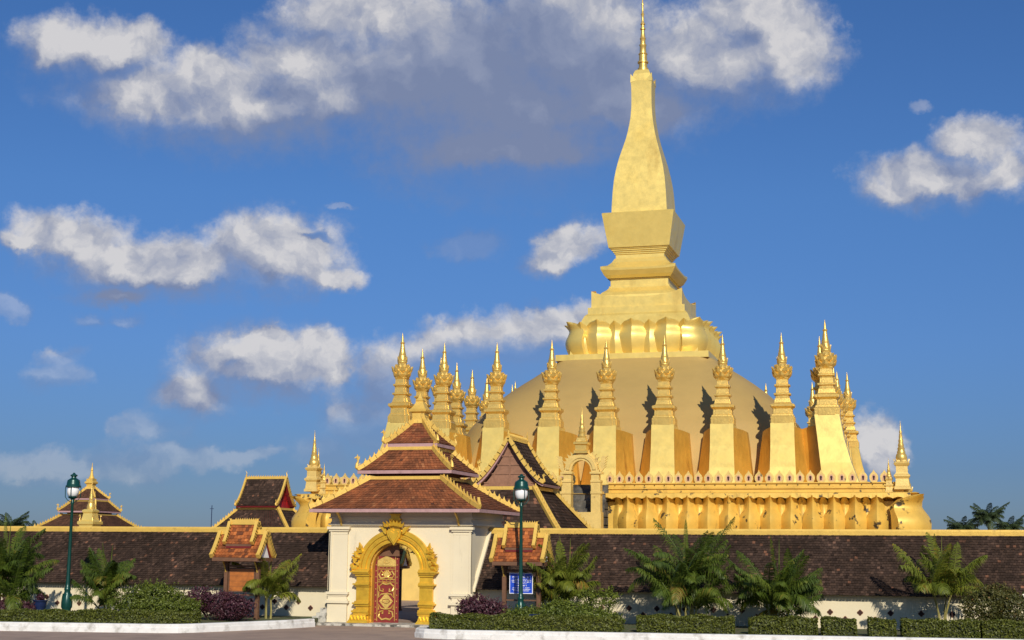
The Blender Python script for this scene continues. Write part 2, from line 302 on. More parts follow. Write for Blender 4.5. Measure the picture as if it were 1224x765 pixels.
# ---------------------------------------------------------------- roof pieces
def slope(mb, E, T, rows, tw=.16, curve=1.0, lift=.03, sag=.012):
    """tiled slope: E, T = (left, right) of eave and top, stepped rows of single tiles"""
    E0, E1, T0, T1 = (V(p) for p in (*E, *T))
    def pt(s, t):
        a = E0.lerp(E1, s); b = T0.lerp(T1, s); p = a.lerp(b, t); z = a.z+(b.z-a.z)*(t**curve); return V((p.x, p.y, z))
    for r in range(rows):
        t0, t1 = r/rows, (r+1.25)/rows; t1 = min(t1, 1)
        A, B = pt(0, t0), pt(1, t0); n = max(1, int((B-A).length/tw)); sh = .5 if r % 2 else 0
        nrm = (pt(1, .5)-pt(0, .5)).cross(pt(.5, min(1, t0+.1))-pt(.5, t0)).normalized()
        if nrm.z < 0: nrm = -nrm
        for i in range(-1 if sh else 0, n):
            s0 = max(0, (i+sh)/n); s1 = min(1, (i+1+sh)/n)
            if s1-s0 < 1e-4: continue
            l = nrm*(lift+random.uniform(-sag, sag)*.6); j = random.uniform(-.012, .012)/max(.5, (T0-E0).length)
            a, b, c, d = pt(s0, max(0, t0+j))+l, pt(s1, max(0, t0+j))+l, pt(s1, t1), pt(s0, t1)
            q = (b-a)*.03; a += q; b -= q; c -= q; d += q
            tt = min(1, max(0, random.gauss(.48, .19)))
            if random.random() < .018: tt = 1.0
            mb.add([a, b, c, d, a-nrm*lift*1.2, b-nrm*lift*1.2], [(0, 1, 2, 3), (4, 5, 1, 0)], tt)
    return pt
def crocket(mb, p, d, up, s, w=.05):
    """small flame-shaped leaf standing on a ridge; d along the ridge, up outwards"""
    d = d.normalized(); up = up.normalized(); side = d.cross(up).normalized()*w*.5*random.uniform(.86, 1.14)
    o = [(-.36, 0), (-.40, .35), (-.12, .7), (.02, 1.25), (.2, .75), (.42, .35), (.3, 0)]
    v = [V(p)+d*(a*s)+up*(b*s)-side for a, b in o]+[V(p)+d*(a*s)+up*(b*s)+side for a, b in o]; n = len(o)
    mb.add(v, [tuple(range(n)), tuple(range(2*n-1, n-1, -1))]+[(i, (i+1) % n, (i+1) % n+n, i+n) for i in range(n)])
def ridge(mb, pts, w=.13, h=.14, cs=.24, size=.17, up=V((0, 0, 1)), start=.2):
    pts = [V(p) for p in pts]
    for a, b in zip(pts[:-1], pts[1:]):
        d = (b-a).normalized(); s = d.cross(up).normalized()*w/2; u = s.cross(d).normalized()*h
        if u.dot(up) < 0: u = -u
        e = d*.02
        vs = [a-e-s-u*.4, a-e+s-u*.4, a-e+s+u, a-e-s+u, b+e-s-u*.4, b+e+s-u*.4, b+e+s+u, b+e-s+u]
        mb.add(vs, [(0, 1, 2, 3), (7, 6, 5, 4), (0, 4, 5, 1), (1, 5, 6, 2), (2, 6, 7, 3), (3, 7, 4, 0)])
    if cs:
        acc = start
        for a, b in zip(pts[:-1], pts[1:]):
            L_ = (b-a).length
            while acc < L_:
                crocket(mb, a.lerp(b, acc/L_)+up*h*.8, (b-a), up, size); acc += cs
            acc -= L_
def naga(mb, p, out, s=.5):
    """upturned curling finial at a roof corner"""
    p = V(p); o = V((out[0], out[1], 0)).normalized(); z = V((0, 0, 1))
    c = [(-.25, -.05), (.0, .0), (.14, .12), (.12, .38), (.02, .60), (.06, .82), (.22, .92), (.36, .82)]
    mb.tube([p+o*(a*s)+z*(b*s) for a, b in c], [.12*s, .14*s, .15*s, .11*s, .08*s, .085*s, .06*s, .015*s], 6)
    crocket(mb, p+o*.05*s+z*.72*s, -o, (z-o*.5), .28*s, .06*s); crocket(mb, p+o*.1*s+z*.3*s, -o, (z*.6-o), .3*s, .06*s); crocket(mb, p+o*.08*s+z*.9*s, o, z, .22*s, .05*s)
def hip_tier(parent, ax, ay, z0, bx, by, z1, m, rows, curve=1.25, cs=.24, size=.16, nag=.5, fascia=True, tw=.15, fd=.13):
    """one tier of a hipped roof: tiles (roof) > hip ridges, fascia, corner finials"""
    mb = MB(); fr = None
    E = [(-ax, -ay, z0), (ax, -ay, z0), (ax, ay, z0), (-ax, ay, z0)]; T = [(-bx, -by, z1), (bx, -by, z1), (bx, by, z1), (-bx, by, z1)]
    for i in range(4):
        j = (i+1) % 4; f = slope(mb, (E[i], E[j]), (T[i], T[j]), rows, tw, curve)
        fr = fr or f
    mb.box(-bx*.98, bx*.98, -by*.98, by*.98, z0+.02, z1-.03)
    roof = mb.build('roof', m, parent, recalc=False)
    MB().sq([(1, z0-.04), (1, z0-.01), (bx/ax, z1-.05)], kx=ax*.97, ky=ay*.97).build('roof_boarding', darkred, roof)
    hp = MB()
    for sx in (-1, 1):
        for sy in (-1, 1):
            P = [V((sx*(ax+(bx-ax)*t), sy*(ay+(by-ay)*t), z0+.03+(z1-z0)*t**curve)) for t in (0, .2, .4, .6, .8, 1)]
            ridge(hp, P, .15, .12, cs, size, start=.32)
    ridge(hp, [(-bx, -by, z1), (bx, -by, z1), (bx, by, z1), (-bx, by, z1), (-bx, -by, z1)], .14, .09, 0)
    hp.build('hip_ridge', trim, roof)
    if nag:
        for sx in (-1, 1):
            for sy in (-1, 1):
                q = MB(); naga(q, (sx*ax, sy*ay, z0+.05), (sx, sy), nag); q.build('corner_finial', trim, roof, 40)
    if fascia:
        b = MB(); x, y = ax+.02, ay+.02; t = .05
        b.box(-x, x, -y, -y+t, z0-fd-.02, z0-.02).box(-x, x, y-t, y, z0-fd-.02, z0-.02).box(-x, -x+t, -y+t, y-t, z0-fd-.02, z0-.02).box(x-t, x, -y+t, y-t, z0-fd-.02, z0-.02)
        b.build('fascia_board', mauve, roof)
    return roof
def gable_roof(parent, L, W, ze, zr, m, rows, trim_m=trim, curve=1.5, cs=.26, size=.17, bw=.16, gable_m=None, fin=.45, tw=.15, fascia_m=None, under=.10, name='roof', inset=.32, bat=True):
    """ridge along local x from -L to L, eaves at y=+-W"""
    mb = MB()
    for s in (-1, 1): slope(mb, ((-L, s*W, ze), (L, s*W, ze)), ((-L, 0, zr), (L, 0, zr)), rows, tw, curve)
    roof = mb.build(name, m, parent, recalc=False)
    prof = [(W*(1-t), ze+(zr-ze)*t**curve) for t in [i/8 for i in range(9)]]
    poly = [(y, z-.05) for y, z in prof]+[(-y, z-.05) for y, z in prof[::-1][1:]]
    low = [(y*.97, z-under-.05) for y, z in prof]+[(-y*.97, z-under-.05) for y, z in prof[::-1][1:]]
    MB().prism(poly+low[::-1], -L+.03, L-.03, 'x').build('roof_boarding', mauve if gable_m is wood_pale else darkred, roof)
    for s in (-1, 1):
        b = MB()
        for k in (-1, 1):
            P = [V((s*(L+.03), k*y, z+.03)) for y, z in prof]; ridge(b, P, bw, .13, cs, size, start=.25)
            q = naga_pt = P[0]; naga(b, q, (0, k), fin)
        b.tube([V((s*(L+.03), 0, zr+.05)), V((s*(L+.07), 0, zr+.6*fin)), V((s*(L+.0), 0, zr+1.1*fin)), V((s*(L+.12), 0, zr+1.6*fin))], [.15*fin, .11*fin, .08*fin, .008])
        b.build('bargeboard', trim_m, roof)
    r = MB(); ridge(r, [(-L, 0, zr+.02), (L, 0, zr+.02)], .16, .14, cs*.8, size*.75); r.build('ridge_trim', trim_m, roof)
    if gable_m:
        for s in (-1, 1):
            g = MB(); gp = [(y*.86, z-.16) for y, z in prof]; full = gp+[(-y, z) for y, z in gp[::-1][1:]]
            x0 = s*(L-inset); g.prism(full, x0-.04, x0+.04, 'x'); o = g.build('gable_panel', gable_m, roof)
            if not bat: continue
            c = MB()
            for zz in [ze+(zr-ze)*k for k in (.02, .22, .42, .62)]:
                t = ((zz-ze)/(zr-ze))**(1/curve); w = W*.8*(1-t); c.box(*sorted((x0+s*.04, x0+s*.075)), -w, w, zz-.03, zz+.03)
            for yy in (-.45, 0, .45):
                t = 1-abs(yy)*W/(W*.86)/W if yy else 1; zt = ze+(zr-ze)*max(.1, 1-abs(yy)*1.25)**curve-.2; c.box(*sorted((x0+s*.045, x0+s*.08)), yy*W-.03, yy*W+.03, ze-.1, zt)
            c.build('batten', wood_pale if gable_m is wood_pale else redroof, o)
    return roof
# ---------------------------------------------------------------- the golden stupa
stupa = thing('golden_stupa', 'huge gold stupa with a tall bottle-shaped spire, ringed by spiky pinnacles', 'stupa')
def superell(h, z, n, p):
    vs = []
    for i in range(n):
        a = 2*math.pi*i/n+math.pi/n; c, s = math.cos(a), math.sin(a)
        r = h/(abs(c)**p+abs(s)**p)**(1/p); vs.append((r*c, r*s, z))
    return vs
def build_mound():
    m = MB(); n = 96; prof = [(6.0, 7.5, 12.9), (5.5, 9.0, 12.75), (5, 10.4, 12.25), (5, 11.4, 11.75), (4.6, 12.4, 11.1), (4.4, 13.3, 10.35), (4.2, 14.1, 9.5), (4.2, 14.8, 8.6), (4.3, 15.4, 7.75), (5, 15.9, 6.95), (6, 16.35, 6.2), (8, 16.62, 5.85)]
    import bisect
    P = []
    for k in range(len(prof)-1):
        for j in range(4):
            t = j/4; a, b = prof[k], prof[k+1]; P.append(tuple(a[i]*(1-t)+b[i]*t for i in range(3)))
    P.append(prof[-1]); vs = []; fs = []
    for p, z, h in P: vs += superell(h, z, n, p)
    for k in range(len(P)-1):
        for i in range(n): j = (i+1) % n; fs.append((k*n+i, k*n+j, (k+1)*n+j, (k+1)*n+i))
    fs.append(tuple((len(P)-1)*n+i for i in range(n))); m.add(vs, fs)
    m.build('mound', mound_m, stupa, 50)
build_mound()
# main tower
MB().sq([(5.62, 16.60), (5.62, 17.05), (5.4, 17.06)]).build('plinth', gold, stupa)
MB().sq([(4.75, 17.05), (4.7, 18.0), (4.6, 19.2), (4.25, 19.22)]).build('lotus_wall', gold, stupa)
def petal_mb(w, zb, zt, bulge, tipout, kind='full', nu=13, nv=14, tipw=.0, crease=.16, neck=.5, amp=.4, vex=1.1, pk=.42, nk=.74, lo=.88):
    """upright lotus petal facing -y with its foot on y=0; pointed curled tip"""
    H = zt-zb; m = MB()
    def half(v): return w/2*((lo+(1-lo)*math.sin(v/pk*math.pi/2)) if v < pk else math.sqrt(max(0, 1-((v-pk)/(1.002-pk))**2.3))*(1-.22*math.exp(-((v-(pk+nk)/2-.06)/.09)**2)*(neck > .5)))
    def dep(v):
        if v < pk: return bulge*(.5+.5*math.sin(v/pk*math.pi/2))
        nd_ = bulge*(1-neck*.75)
        if v < nk: return nd_+(bulge-nd_)*(.5+.5*math.cos((v-pk)/(nk-pk)*math.pi))
        return nd_+(tipout-nd_)*((v-nk)/(1-nk))**1.6
    def F(a, v):
        u = a*2-1; x = u*half(v); q = min(1, max(0, (v-nk)/(1-nk))); y = -dep(v)+(amp*(1-.5*q))*abs(u)**vex 
        return (x, y, zb+H*(1-(1-v)**1.0))
    m.grid(F, nu, nv)
    # curled underside going back from the rim
    rim = [F(i/(nu-1), v) for i, v in [(0, k/(nv-1)) for k in range(nv)]]+[F(1, k/(nv-1)) for k in range(nv-1, -1, -1)]
    back = [(x*.9, max(y+.25*abs(tipout)+.05, y*.25), z-.04) for x, y, z in rim]; n = len(rim)
    m.add(rim+back, [(i, i+1, n+i+1, n+i) for i in range(n-1)])
    return m
pm = petal_mb(2.42, 17.06, 19.62, .72, .85, amp=.62, vex=1.1, neck=.4, nv=20, pk=.52, nk=.8).mesh('petal', gold, 32)
ps = petal_mb(1.3, 17.06, 19.5, .40, .70, amp=.3).mesh('petal', gold, 32)
def place_petals(me, R_, sides, offs, name='petal', parent=stupa, limit=None):
    out = []
    for s in sides:
        a = s*math.pi/2; Mz = Matrix.Rotation(a, 3, 'Z')
        for t in offs[s] if isinstance(offs, dict) else offs:
            o = bpy.data.objects.new(name, me); sc.collection.objects.link(o); o.parent = parent
            o.location = Mz @ V((t, -R_, 0)); o.rotation_euler = (0, 0, a); out.append(o)
    return out
place_petals(pm, 4.72, range(4), [-2.56, 0, 2.56], 'upper_petal'); place_petals(ps, 4.72, range(4), [-3.84, -1.28, 1.28, 3.84], 'upper_small_petal')
def corner_petal(R_, w, zb, zt, bulge, tipout, name, m=gold, crn=(0, 1, 2, 3)):
    me = petal_mb(w, zb, zt, bulge, tipout, amp=.45, vex=1.6, pk=.58 if zb < 5 else .42, nk=.84 if zb < 5 else .74, nv=20).mesh(name, m, 60)
    for s in crn:
        a = s*math.pi/2+math.pi/4; o = bpy.data.objects.new(name, me); sc.collection.objects.link(o); o.parent = stupa
        o.location = Matrix.Rotation(a, 3, 'Z') @ V((0, -R_, 0)); o.rotation_euler = (0, 0, a)
corner_petal(4.65*1.414-.42, 2.3, 17.06, 19.6, .70, .88, 'upper_corner_petal')
def antefix_block(h, z0, z1, dip, name, m=gold):
    """square block whose top edge sweeps up to a point at each corner"""
    b = MB(); n = 17
    for s in range(4):
        Mz = Matrix.Rotation(s*math.pi/2, 3, 'Z'); vs = []
        for i in range(n):
            u = i/(n-1)*2-1; z = z1-dip*(1-abs(u)**3.2)
            for y, zz in ((-h, z0), (-h+(.0), z), (-h+.35, z)): vs.append(Mz @ V((u*h, y, zz)))
        b.add(vs, [(i*3+k, i*3+3+k, i*3+4+k, i*3+1+k) for i in range(n-1) for k in (0, 1)])
    b.sq([(h-.3, z0), (h-.3, z1-dip-.02)]); return b.build(name, m, stupa)
MB().sq([(4.22, 18.9), (4.2, 19.4), (3.86, 20.15), (3.7, 20.32)]).build('sloped_base', gold, stupa)
MB().sq([(3.64, 20.3), (3.64, 20.82), (3.4, 20.85)]).build('step_base', gold, stupa)
antefix_block(3.42, 20.83, 22.1, .5, 'cornered_step')
MB().sq([(3.0, 21.2), (3.0, 21.5), (2.93, 21.85), (2.74, 22.1), (2.45, 22.32), (2.3, 22.5), (2.3, 22.62), (2.2, 22.65), (2.2, 23.15), (2.3, 23.17), (2.3, 23.24), (2.42, 23.28)]).build('waist', gold, stupa)
def cornice_up():
    b = MB(); n = 17; prof = [(2.42, 23.22, 0), (2.62, 23.42, .1), (2.84, 23.76, .5), (2.86, 23.9, .8), (2.72, 24.02, .5), (2.4, 24.22, 0), (2.12, 24.5, 0), (1.94, 24.82, 0)]
    for s in range(4):
        Mz = Matrix.Rotation(s*math.pi/2, 3, 'Z')
        vs = [Mz @ V(((i/(n-1)*2-1)*h, -h, z+.22*k*abs(i/(n-1)*2-1)**4)) for h, z, k in prof for i in range(n)]
        b.add(vs, [(j*n+i, j*n+i+1, (j+1)*n+i+1, (j+1)*n+i) for j in range(len(prof)-1) for i in range(n-1)])
    b.build('flared_cornice', gold, stupa)
cornice_up()
MB().sq([(1.94, 24.78), (1.86, 24.84), (1.86, 25.12), (1.94, 25.15), (1.94, 25.25), (2.03, 25.28), (2.03, 25.38), (2.13, 25.41), (2.13, 25.5), (2.22, 25.53), (2.22, 25.6), (2.3, 25.63)]).build('stepped_neck', gold, stupa)
MB().sq([(2.33, 25.62), (2.76, 28.2), (2.7, 28.26), (2.1, 28.27)]).build('flared_box', gold, stupa)
# bottle-shaped spire: rounded vertical curve, square in plan
def bell_profile():
    P = [(2.13, 28.25), (2.11, 28.9), (2.05, 30.0), (1.96, 31.0), (1.83, 31.82), (1.63, 32.75), (1.38, 33.67), (1.18, 34.4), (1.05, 35.0), (.93, 35.7), (.85, 36.3), (.80, 37.1), (.79, 37.9), (.80, 38.7), (.84, 39.2)]
    return P
MB().sq(bell_profile()).build('bottle_spire', gold, stupa, 25)
hb = MB()
for sx in (-1, 1):
    for sy in (-1, 1):
        hb.add([(sx*.84, sy*.84, 39.75), (sx*.86, sy*.86, 39.05), (sx*.4, sy*.84, 39.2), (sx*.84, sy*.4, 39.2), (sx*.6, sy*.6, 39.2)], [(0, 1, 2), (0, 1, 3), (0, 2, 4), (0, 3, 4), (1, 2, 4, 3)])
hb.build('corner_horn', gold, stupa)
MB().sq([(.72, 39.1), (.72, 39.4), (.66, 39.8), (.54, 40.1), (.38, 40.22)]).build('spire_cap', gold, stupa)
rt = MB(); z = 40.18
rt.lathe([(.42, z), (.42, 40.4), (.33, 40.43), (.33, 40.8), (.43, 40.84), (.43, 40.95), (.32, 40.98), (.31, 41.5), (.36, 41.56), (.34, 41.62), (.27, 41.65), (.24, 42.2), (.29, 42.28), (.28, 42.36), (.21, 42.4), (.2, 42.75), (.25, 42.85), (.2, 42.95), (.15, 43.3), (.13, 43.55), (.21, 43.62), (.21, 43.72), (.12, 43.8), (.12, 43.98), (.19, 44.03), (.17, 44.12), (.10, 44.25), (.09, 44.7), (.14, 44.9), (.08, 45.0), (.07, 45.6), (.10, 45.75), (.05, 45.85), (.02, 46.8), (0.0, 47.3)], n=16)
rt.build('ringed_spire_tip', gold_fine, stupa, 40)
# ---- terrace with lotus base and leaf parapet
TW = 18.8
# two short side walls meet the stair opening in the middle of the front
MB().sq([(18.95, 0), (18.95, 5.9), (18.6, 6.0), (18.6, 6.98), (18.3, 7.0)]).build('terrace', gold_worn, stupa)
MB().sq([(27, 0), (27, 2.3), (26.7, 2.35)]).build('lower_terrace', yellow, stupa)
def ring_band(h0, prof, name, m, gap=1.15):
    """moulding running round the terrace; broken for the arch on the front"""
    b = MB()
    for s in range(4):
        Mz = Matrix.Rotation(s*math.pi/2, 3, 'Z')
        segs = [(-h0, -gap), (gap, h0)] if s == 0 else [(-h0, h0)]
        for a, c in segs:
            vs = []
            for e in (a, c):
                for y, z in prof:
                    x = e; 
                    if abs(e) == h0: x = math.copysign(h0+y, e)
                    vs.append(Mz @ V((x, -(h0+y), z)))
            n = len(prof); b.add(vs, [(i, i+1, n+i+1, n+i) for i in range(n-1)]+[tuple(range(n)), tuple(range(2*n-1, n-1, -1))])
    return b.build(name, m, stupa)
ring_band(18.6, [(-.3, 6.0), (.55, 6.12), (.62, 6.2), (.62, 6.3), (.5, 6.34), (.3, 6.42), (.22, 6.46), (.22, 6.66), (.32, 6.68), (.32, 6.76), (.2, 6.79), (.2, 6.97), (.3, 6.99), (.3, 7.05), (-.3, 7.06)], 'parapet_moulding', gold_worn)
def scallop_band():
    b = MB()
    for s in range(4):
        Mz = Matrix.Rotation(s*math.pi/2, 3, 'Z')
        for a, c in ([(-19.2, -1.15), (1.15, 19.2)] if s == 0 else [(-19.2, 19.2)]):
            n = int((c-a)/.1); P = []
            for i in range(n+1):
                x = a+(c-a)*i/n; k = abs(((x/.6175) % 1)-.5)*2     # 1 at a petal's centre line, 0 between
                P.append((x, 6.02+.14*math.sqrt(k)))
            y0, y1 = -19.72, -19.1; vs = [Mz @ V(p) for x, z in P for p in ((x, y1, z), (x, y0, z), (x, y0+.03, 6.38), (x, y1, 6.44))]
            b.add(vs, [(i*4+j, i*4+(j+1) % 4, i*4+4+(j+1) % 4, i*4+4+j) for i in range(n) for j in range(4)])
    b.build('scalloped_cornice', gold_worn, stupa)
scallop_band()
MB().sq([(19.4, 6.25), (19.68, 6.37), (19.5, 6.43)]).build('cornice_top', gold_worn, stupa)
dots = MB()
for i in range(-28, 29):
    x = i*.62+.31
    if abs(x) > 1.3: dots.box(x-.03, x+.03, -18.835, -18.80, 6.87, 6.92)
dots.build('moulding_hole_shade', black, stupa)['kind'] = 'stuff'  # black plates in place of holes, their shade put into the colour
def merlon_mesh():
    o = [(-.17, 0), (-.245, .16), (-.25, .34), (-.2, .46), (-.10, .56), (-.03, .66), (0, .74)]
    o = o+[(-x, z) for x, z in o[::-1][1:]]; m = MB(); m.prism([(x, z) for x, z in o], -.09, .09, 'y')
    return m.mesh('merlon', cream_leaf)
def niche_mesh():
    m = MB(); m.prism([(-.125, .08), (.125, .08), (.13, .32), (.07, .42), (0, .47), (-.07, .42), (-.13, .32)], -.094, -.08, 'y'); return m.mesh('niche', pink)
def slot_mesh():
    m = MB(); m.prism([(-.045, .12), (.045, .12), (.05, .24), (.075, .30), (.05, .37), (-.05, .37), (-.075, .30), (-.05, .24)], -.099, -.085, 'y'); return m.mesh('niche_slot_shade', hole_shade)  # raised dark plate, the recess shade put into its colour
mm, nm, sm = merlon_mesh(), niche_mesh(), slot_mesh()
def merge_copy(meshes_T, name, m):
    b = MB()
    for me, T in meshes_T: b.add([T @ v.co for v in me.vertices], [tuple(p.vertices) for p in me.polygons])
    o = b.build(name, m, stupa, 60 if 'petal' in name else False); o['kind'] = 'stuff'; return o
rest = []
for s in range(4):
    Rm = Matrix.Rotation(s*math.pi/2, 4, 'Z')
    for i in range(-29, 30):
        x = i*.612; 
        if s == 0 and abs(x) < 1.2: continue
        T = Rm @ Matrix.Translation((x, -18.72, 7.05))
        if s == 0 or (s == 3 and i > 12) or (s == 1 and i < -12):
            o = bpy.data.objects.new('merlon', mm); sc.collection.objects.link(o); o.parent = stupa; o.matrix_local = T
            for me_ in ([nm, sm]):
                c = bpy.data.objects.new(me_.name.split('.')[0], me_); sc.collection.objects.link(c); c.parent = o
        else: rest.append(T)
merge_copy([(mm, T) for T in rest], 'merlon', cream_leaf)
merge_copy([(nm, T) for T in rest], 'niche', pink)
# lotus petals hanging round the terrace
lp = petal_mb(1.25, 3.2, 6.24, 1.02, .95, nu=13, nv=24, neck=.55, amp=.62, vex=1.25, pk=.5, nk=.86, lo=.66).mesh('lotus_petal', gold_worn, 32)
lps = petal_mb(.7, 2.6, 6.22, .30, .80, nu=7, nv=16, neck=.3, amp=.2, pk=.6, nk=.86).mesh('small_petal', gold_worn, 60)
for me_, off, nm_ in ((lp, 0, 'lotus_petal'), (lps, .617, 'small_petal')):
    r_ = []
    for s in range(4):
        Rm = Matrix.Rotation(s*math.pi/2, 4, 'Z')
        for i in range(-14, 15 if off == 0 else 14):
            x = i*1.235+off
            if s == 0 and abs(x) < 1.3: continue
            T = Rm @ Matrix.Translation((x, -18.93, 0)) @ Matrix.Rotation(random.uniform(-.02, .02), 4, 'Z')
            if s == 0 or (s == 3 and i > 6) or (s == 1 and i < -6):
                o = bpy.data.objects.new(nm_, me_); sc.collection.objects.link(o); o.parent = stupa; o.matrix_local = T
            else: r_.append(T)
    merge_copy([(me_, T) for T in r_], nm_, gold_worn)
corner_petal(18.2*1.414+.75, 2.6, 2.4, 6.3, 1.4, 1.75, 'corner_petal', gold_worn)
# ---- buttresses and pinnacles
def pinnacle_meshes():
    a = MB(); P = [(h*(.93 if z < 1.3 else .88)+(.03 if 1.05 < z < 1.28 or 1.8 < z < 2 or 2.4 < z < 2.55 else 0), z) for h, z in [(.76, 0), (.76, .42), (.70, .5), (.69, .58), (.62, .62), (.6, .95), (.66, 1.02), (.72, 1.1), (.72, 1.25), (.6, 1.29), (.57, 1.36), (.5, 1.62), (.46, 1.68), (.46, 1.8), (.53, 1.86), (.53, 1.96), (.43, 2.0), (.41, 2.3), (.43, 2.38), (.49, 2.44), (.49, 2.53), (.40, 2.58), (.38, 2.86), (.43, 2.92), (.43, 2.98)]]
    a.sq(P); b2 = [(h*.82, z) for h, z in P]   # redented corners: two crossed boxes, narrower and deeper
    a.sq(P, kx=.70, ky=1.07); a.sq(P, kx=1.07, ky=.70)
    shaft = a.mesh('pinnacle', gold_fine)
    c = MB(); c.sq([(.38, 2.95), (.46, 3.1), (.52, 3.3), (.50, 3.55), (.36, 3.7), (.26, 3.95)], n=8)
    for tier, (z, r, h, out, n) in enumerate([(2.92, .40, .48, .26, 8), (3.18, .46, .54, .26, 8), (3.5, .34, .36, .16, 8)]):
        for i in range(n):
            ang = 2*math.pi*(i+.5*tier)/n; Mz = Matrix.Rotation(ang, 3, 'Z'); w = .34-.04*tier
            L_ = [(-w/2, -r, z), (w/2, -r, z), (w*.62, -r-out*.5, z+h*.5), (0, -r-out, z+h), (-w*.62, -r-out*.5, z+h*.5), (0, -r-out*.5-.07, z+h*.4)]
            c.add([Mz @ V(p) for p in L_]+[Mz @ V((p[0]*.8, p[1]+.12, p[2])) for p in L_[:5]], [(0, 1, 5), (1, 2, 5), (2, 3, 5), (3, 4, 5), (4, 0, 5), (1, 7, 8, 2), (2, 8, 9, 3), (3, 9, 10, 4), (4, 10, 6, 0)])
    cap = c.mesh('capital', gold_fine)
    f = MB(); f.lathe([(.27, 3.9), (.32, 3.97), (.32, 4.04), (.30, 4.1), (.30, 4.22), (.26, 4.28), (.27, 4.42), (.22, 4.5), (.23, 4.55), (.18, 4.75), (.14, 5.05), (.11, 5.2), (.15, 5.25), (.15, 5.3), (.09, 5.35), (.06, 5.6), (.02, 5.85), (.0, 5.98)], n=14)
    for i in range(8):
        a_ = 2*math.pi*i/8; crocket(f, (.27*math.cos(a_), .27*math.sin(a_), 4.0), V((-math.sin(a_), math.cos(a_), 0)), V((.15*math.cos(a_), .15*math.sin(a_), 1)), .3, .05)
    fin = f.mesh('finial', gold_fine, 40)
    return shaft, cap, fin
PMS = pinnacle_meshes()
def pinnacle(x, y, z, s=1.0, rz=0):
    o = bpy.data.objects.new('pinnacle', PMS[0]); sc.collection.objects.link(o); o.parent = stupa; o.location = (x, y, z); o.scale = (s, s, s*random.uniform(.985, 1.012)); o.rotation_euler = (random.gauss(0, .006), random.gauss(0, .006), rz+random.gauss(0, .015))
    for n_, me_ in (('capital', PMS[1]), ('finial', PMS[2])):
        c = bpy.data.objects.new(n_, me_); sc.collection.objects.link(c); c.parent = o
def buttress_mesh():
    # front rib (gilt) and splayed cheeks (ochre), foot at y=-14.9, head at y=-14.45
    rib = MB(); P = []
    for z, w, y, in ((6.9, .86, -15.15), (8.2, .80, -14.88), (9.6, .755, -14.68), (11.02, .74, -14.55)):
        P.append([(-w, y, z), (w, y, z), (w, -12.9, z), (-w, -12.9, z)])
    rib.add([p for q in P for p in q], [(k*4+i, k*4+(i+1) % 4, k*4+4+(i+1) % 4, k*4+4+i) for k in range(3) for i in range(4)]+[(12, 13, 14, 15)])
    r = rib.mesh('buttress', gold)
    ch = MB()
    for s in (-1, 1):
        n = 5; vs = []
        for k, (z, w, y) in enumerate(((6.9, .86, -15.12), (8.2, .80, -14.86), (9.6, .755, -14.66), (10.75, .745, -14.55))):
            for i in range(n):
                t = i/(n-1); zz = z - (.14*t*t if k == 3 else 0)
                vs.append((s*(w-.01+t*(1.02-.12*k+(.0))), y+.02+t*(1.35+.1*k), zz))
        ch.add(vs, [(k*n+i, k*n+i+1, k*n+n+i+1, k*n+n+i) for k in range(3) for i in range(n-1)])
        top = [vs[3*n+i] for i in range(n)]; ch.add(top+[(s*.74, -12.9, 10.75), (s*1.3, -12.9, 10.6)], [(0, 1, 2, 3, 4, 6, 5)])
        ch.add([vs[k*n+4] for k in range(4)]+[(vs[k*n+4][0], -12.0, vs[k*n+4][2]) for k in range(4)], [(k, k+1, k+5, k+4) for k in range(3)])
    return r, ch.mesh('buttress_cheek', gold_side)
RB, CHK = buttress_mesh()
for s in range(4):
    Mz = Matrix.Rotation(s*math.pi/2, 3, 'Z')
    for i in range(-3, 4):
        p = Mz @ V((i*3.829, -13.8, 11.0)); pinnacle(p.x, p.y, p.z, 1.0, s*math.pi/2)
        o = bpy.data.objects.new('buttress', RB); sc.collection.objects.link(o); o.parent = stupa
        q = Mz @ V((i*3.829, 0, 0)); o.location = q; o.rotation_euler = (0, 0, s*math.pi/2)
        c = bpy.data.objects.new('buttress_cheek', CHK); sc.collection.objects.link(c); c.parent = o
    # corner buttress: leaning tapered block
    sx, sy = [(-1, -1), (1, -1), (1, 1), (-1, 1)][s]; cb_ = MB()
    L_ = []
    for z, h, c0 in ((6.9, 1.12, 15.15), (8.4, .93, 14.8), (10.0, .80, 14.5), (11.45, .76, 14.3)):
        L_ += [(sx*c0-h, sy*c0-h, z), (sx*c0+h, sy*c0-h, z), (sx*c0+h, sy*c0+h, z), (sx*c0-h, sy*c0+h, z)]
    cb_.add(L_, [(k*4+i, k*4+(i+1) % 4, k*4+4+(i+1) % 4, k*4+4+i) for k in range(3) for i in range(4)]+[(12, 13, 14, 15)])
    o = cb_.build('corner_buttress', gold, stupa); pinnacle(sx*14.3, sy*14.3, 11.42, 1.05)
    w = MB(); n = 7
    for kk in (0, 1):                      # swelling panels tying the corner block to its neighbours
        vs = []
        for k, z in enumerate((6.9, 8.4, 9.8, 10.9)):
            for i in range(n):
                t = i/(n-1); u = 12.55+t*1.5; out = 13.55+.65*math.sin(t*math.pi*.55)-.05*k
                a_, b_ = (sx*u, sy*out) if kk == 0 else (sx*out, sy*u); vs.append((a_, b_, z-(.25*(1-t)**2 if k == 3 else 0)))
        w.add(vs, [(k*n+i, k*n+i+1, k*n+n+i+1, k*n+n+i) for k in range(3) for i in range(n-1)])
        top = vs[3*n:]; w.add(top+[(sx*12, sy*12, 10.7)], [tuple(range(n+1))])
    w.build('buttress_cheek', gold_side, o, 60)
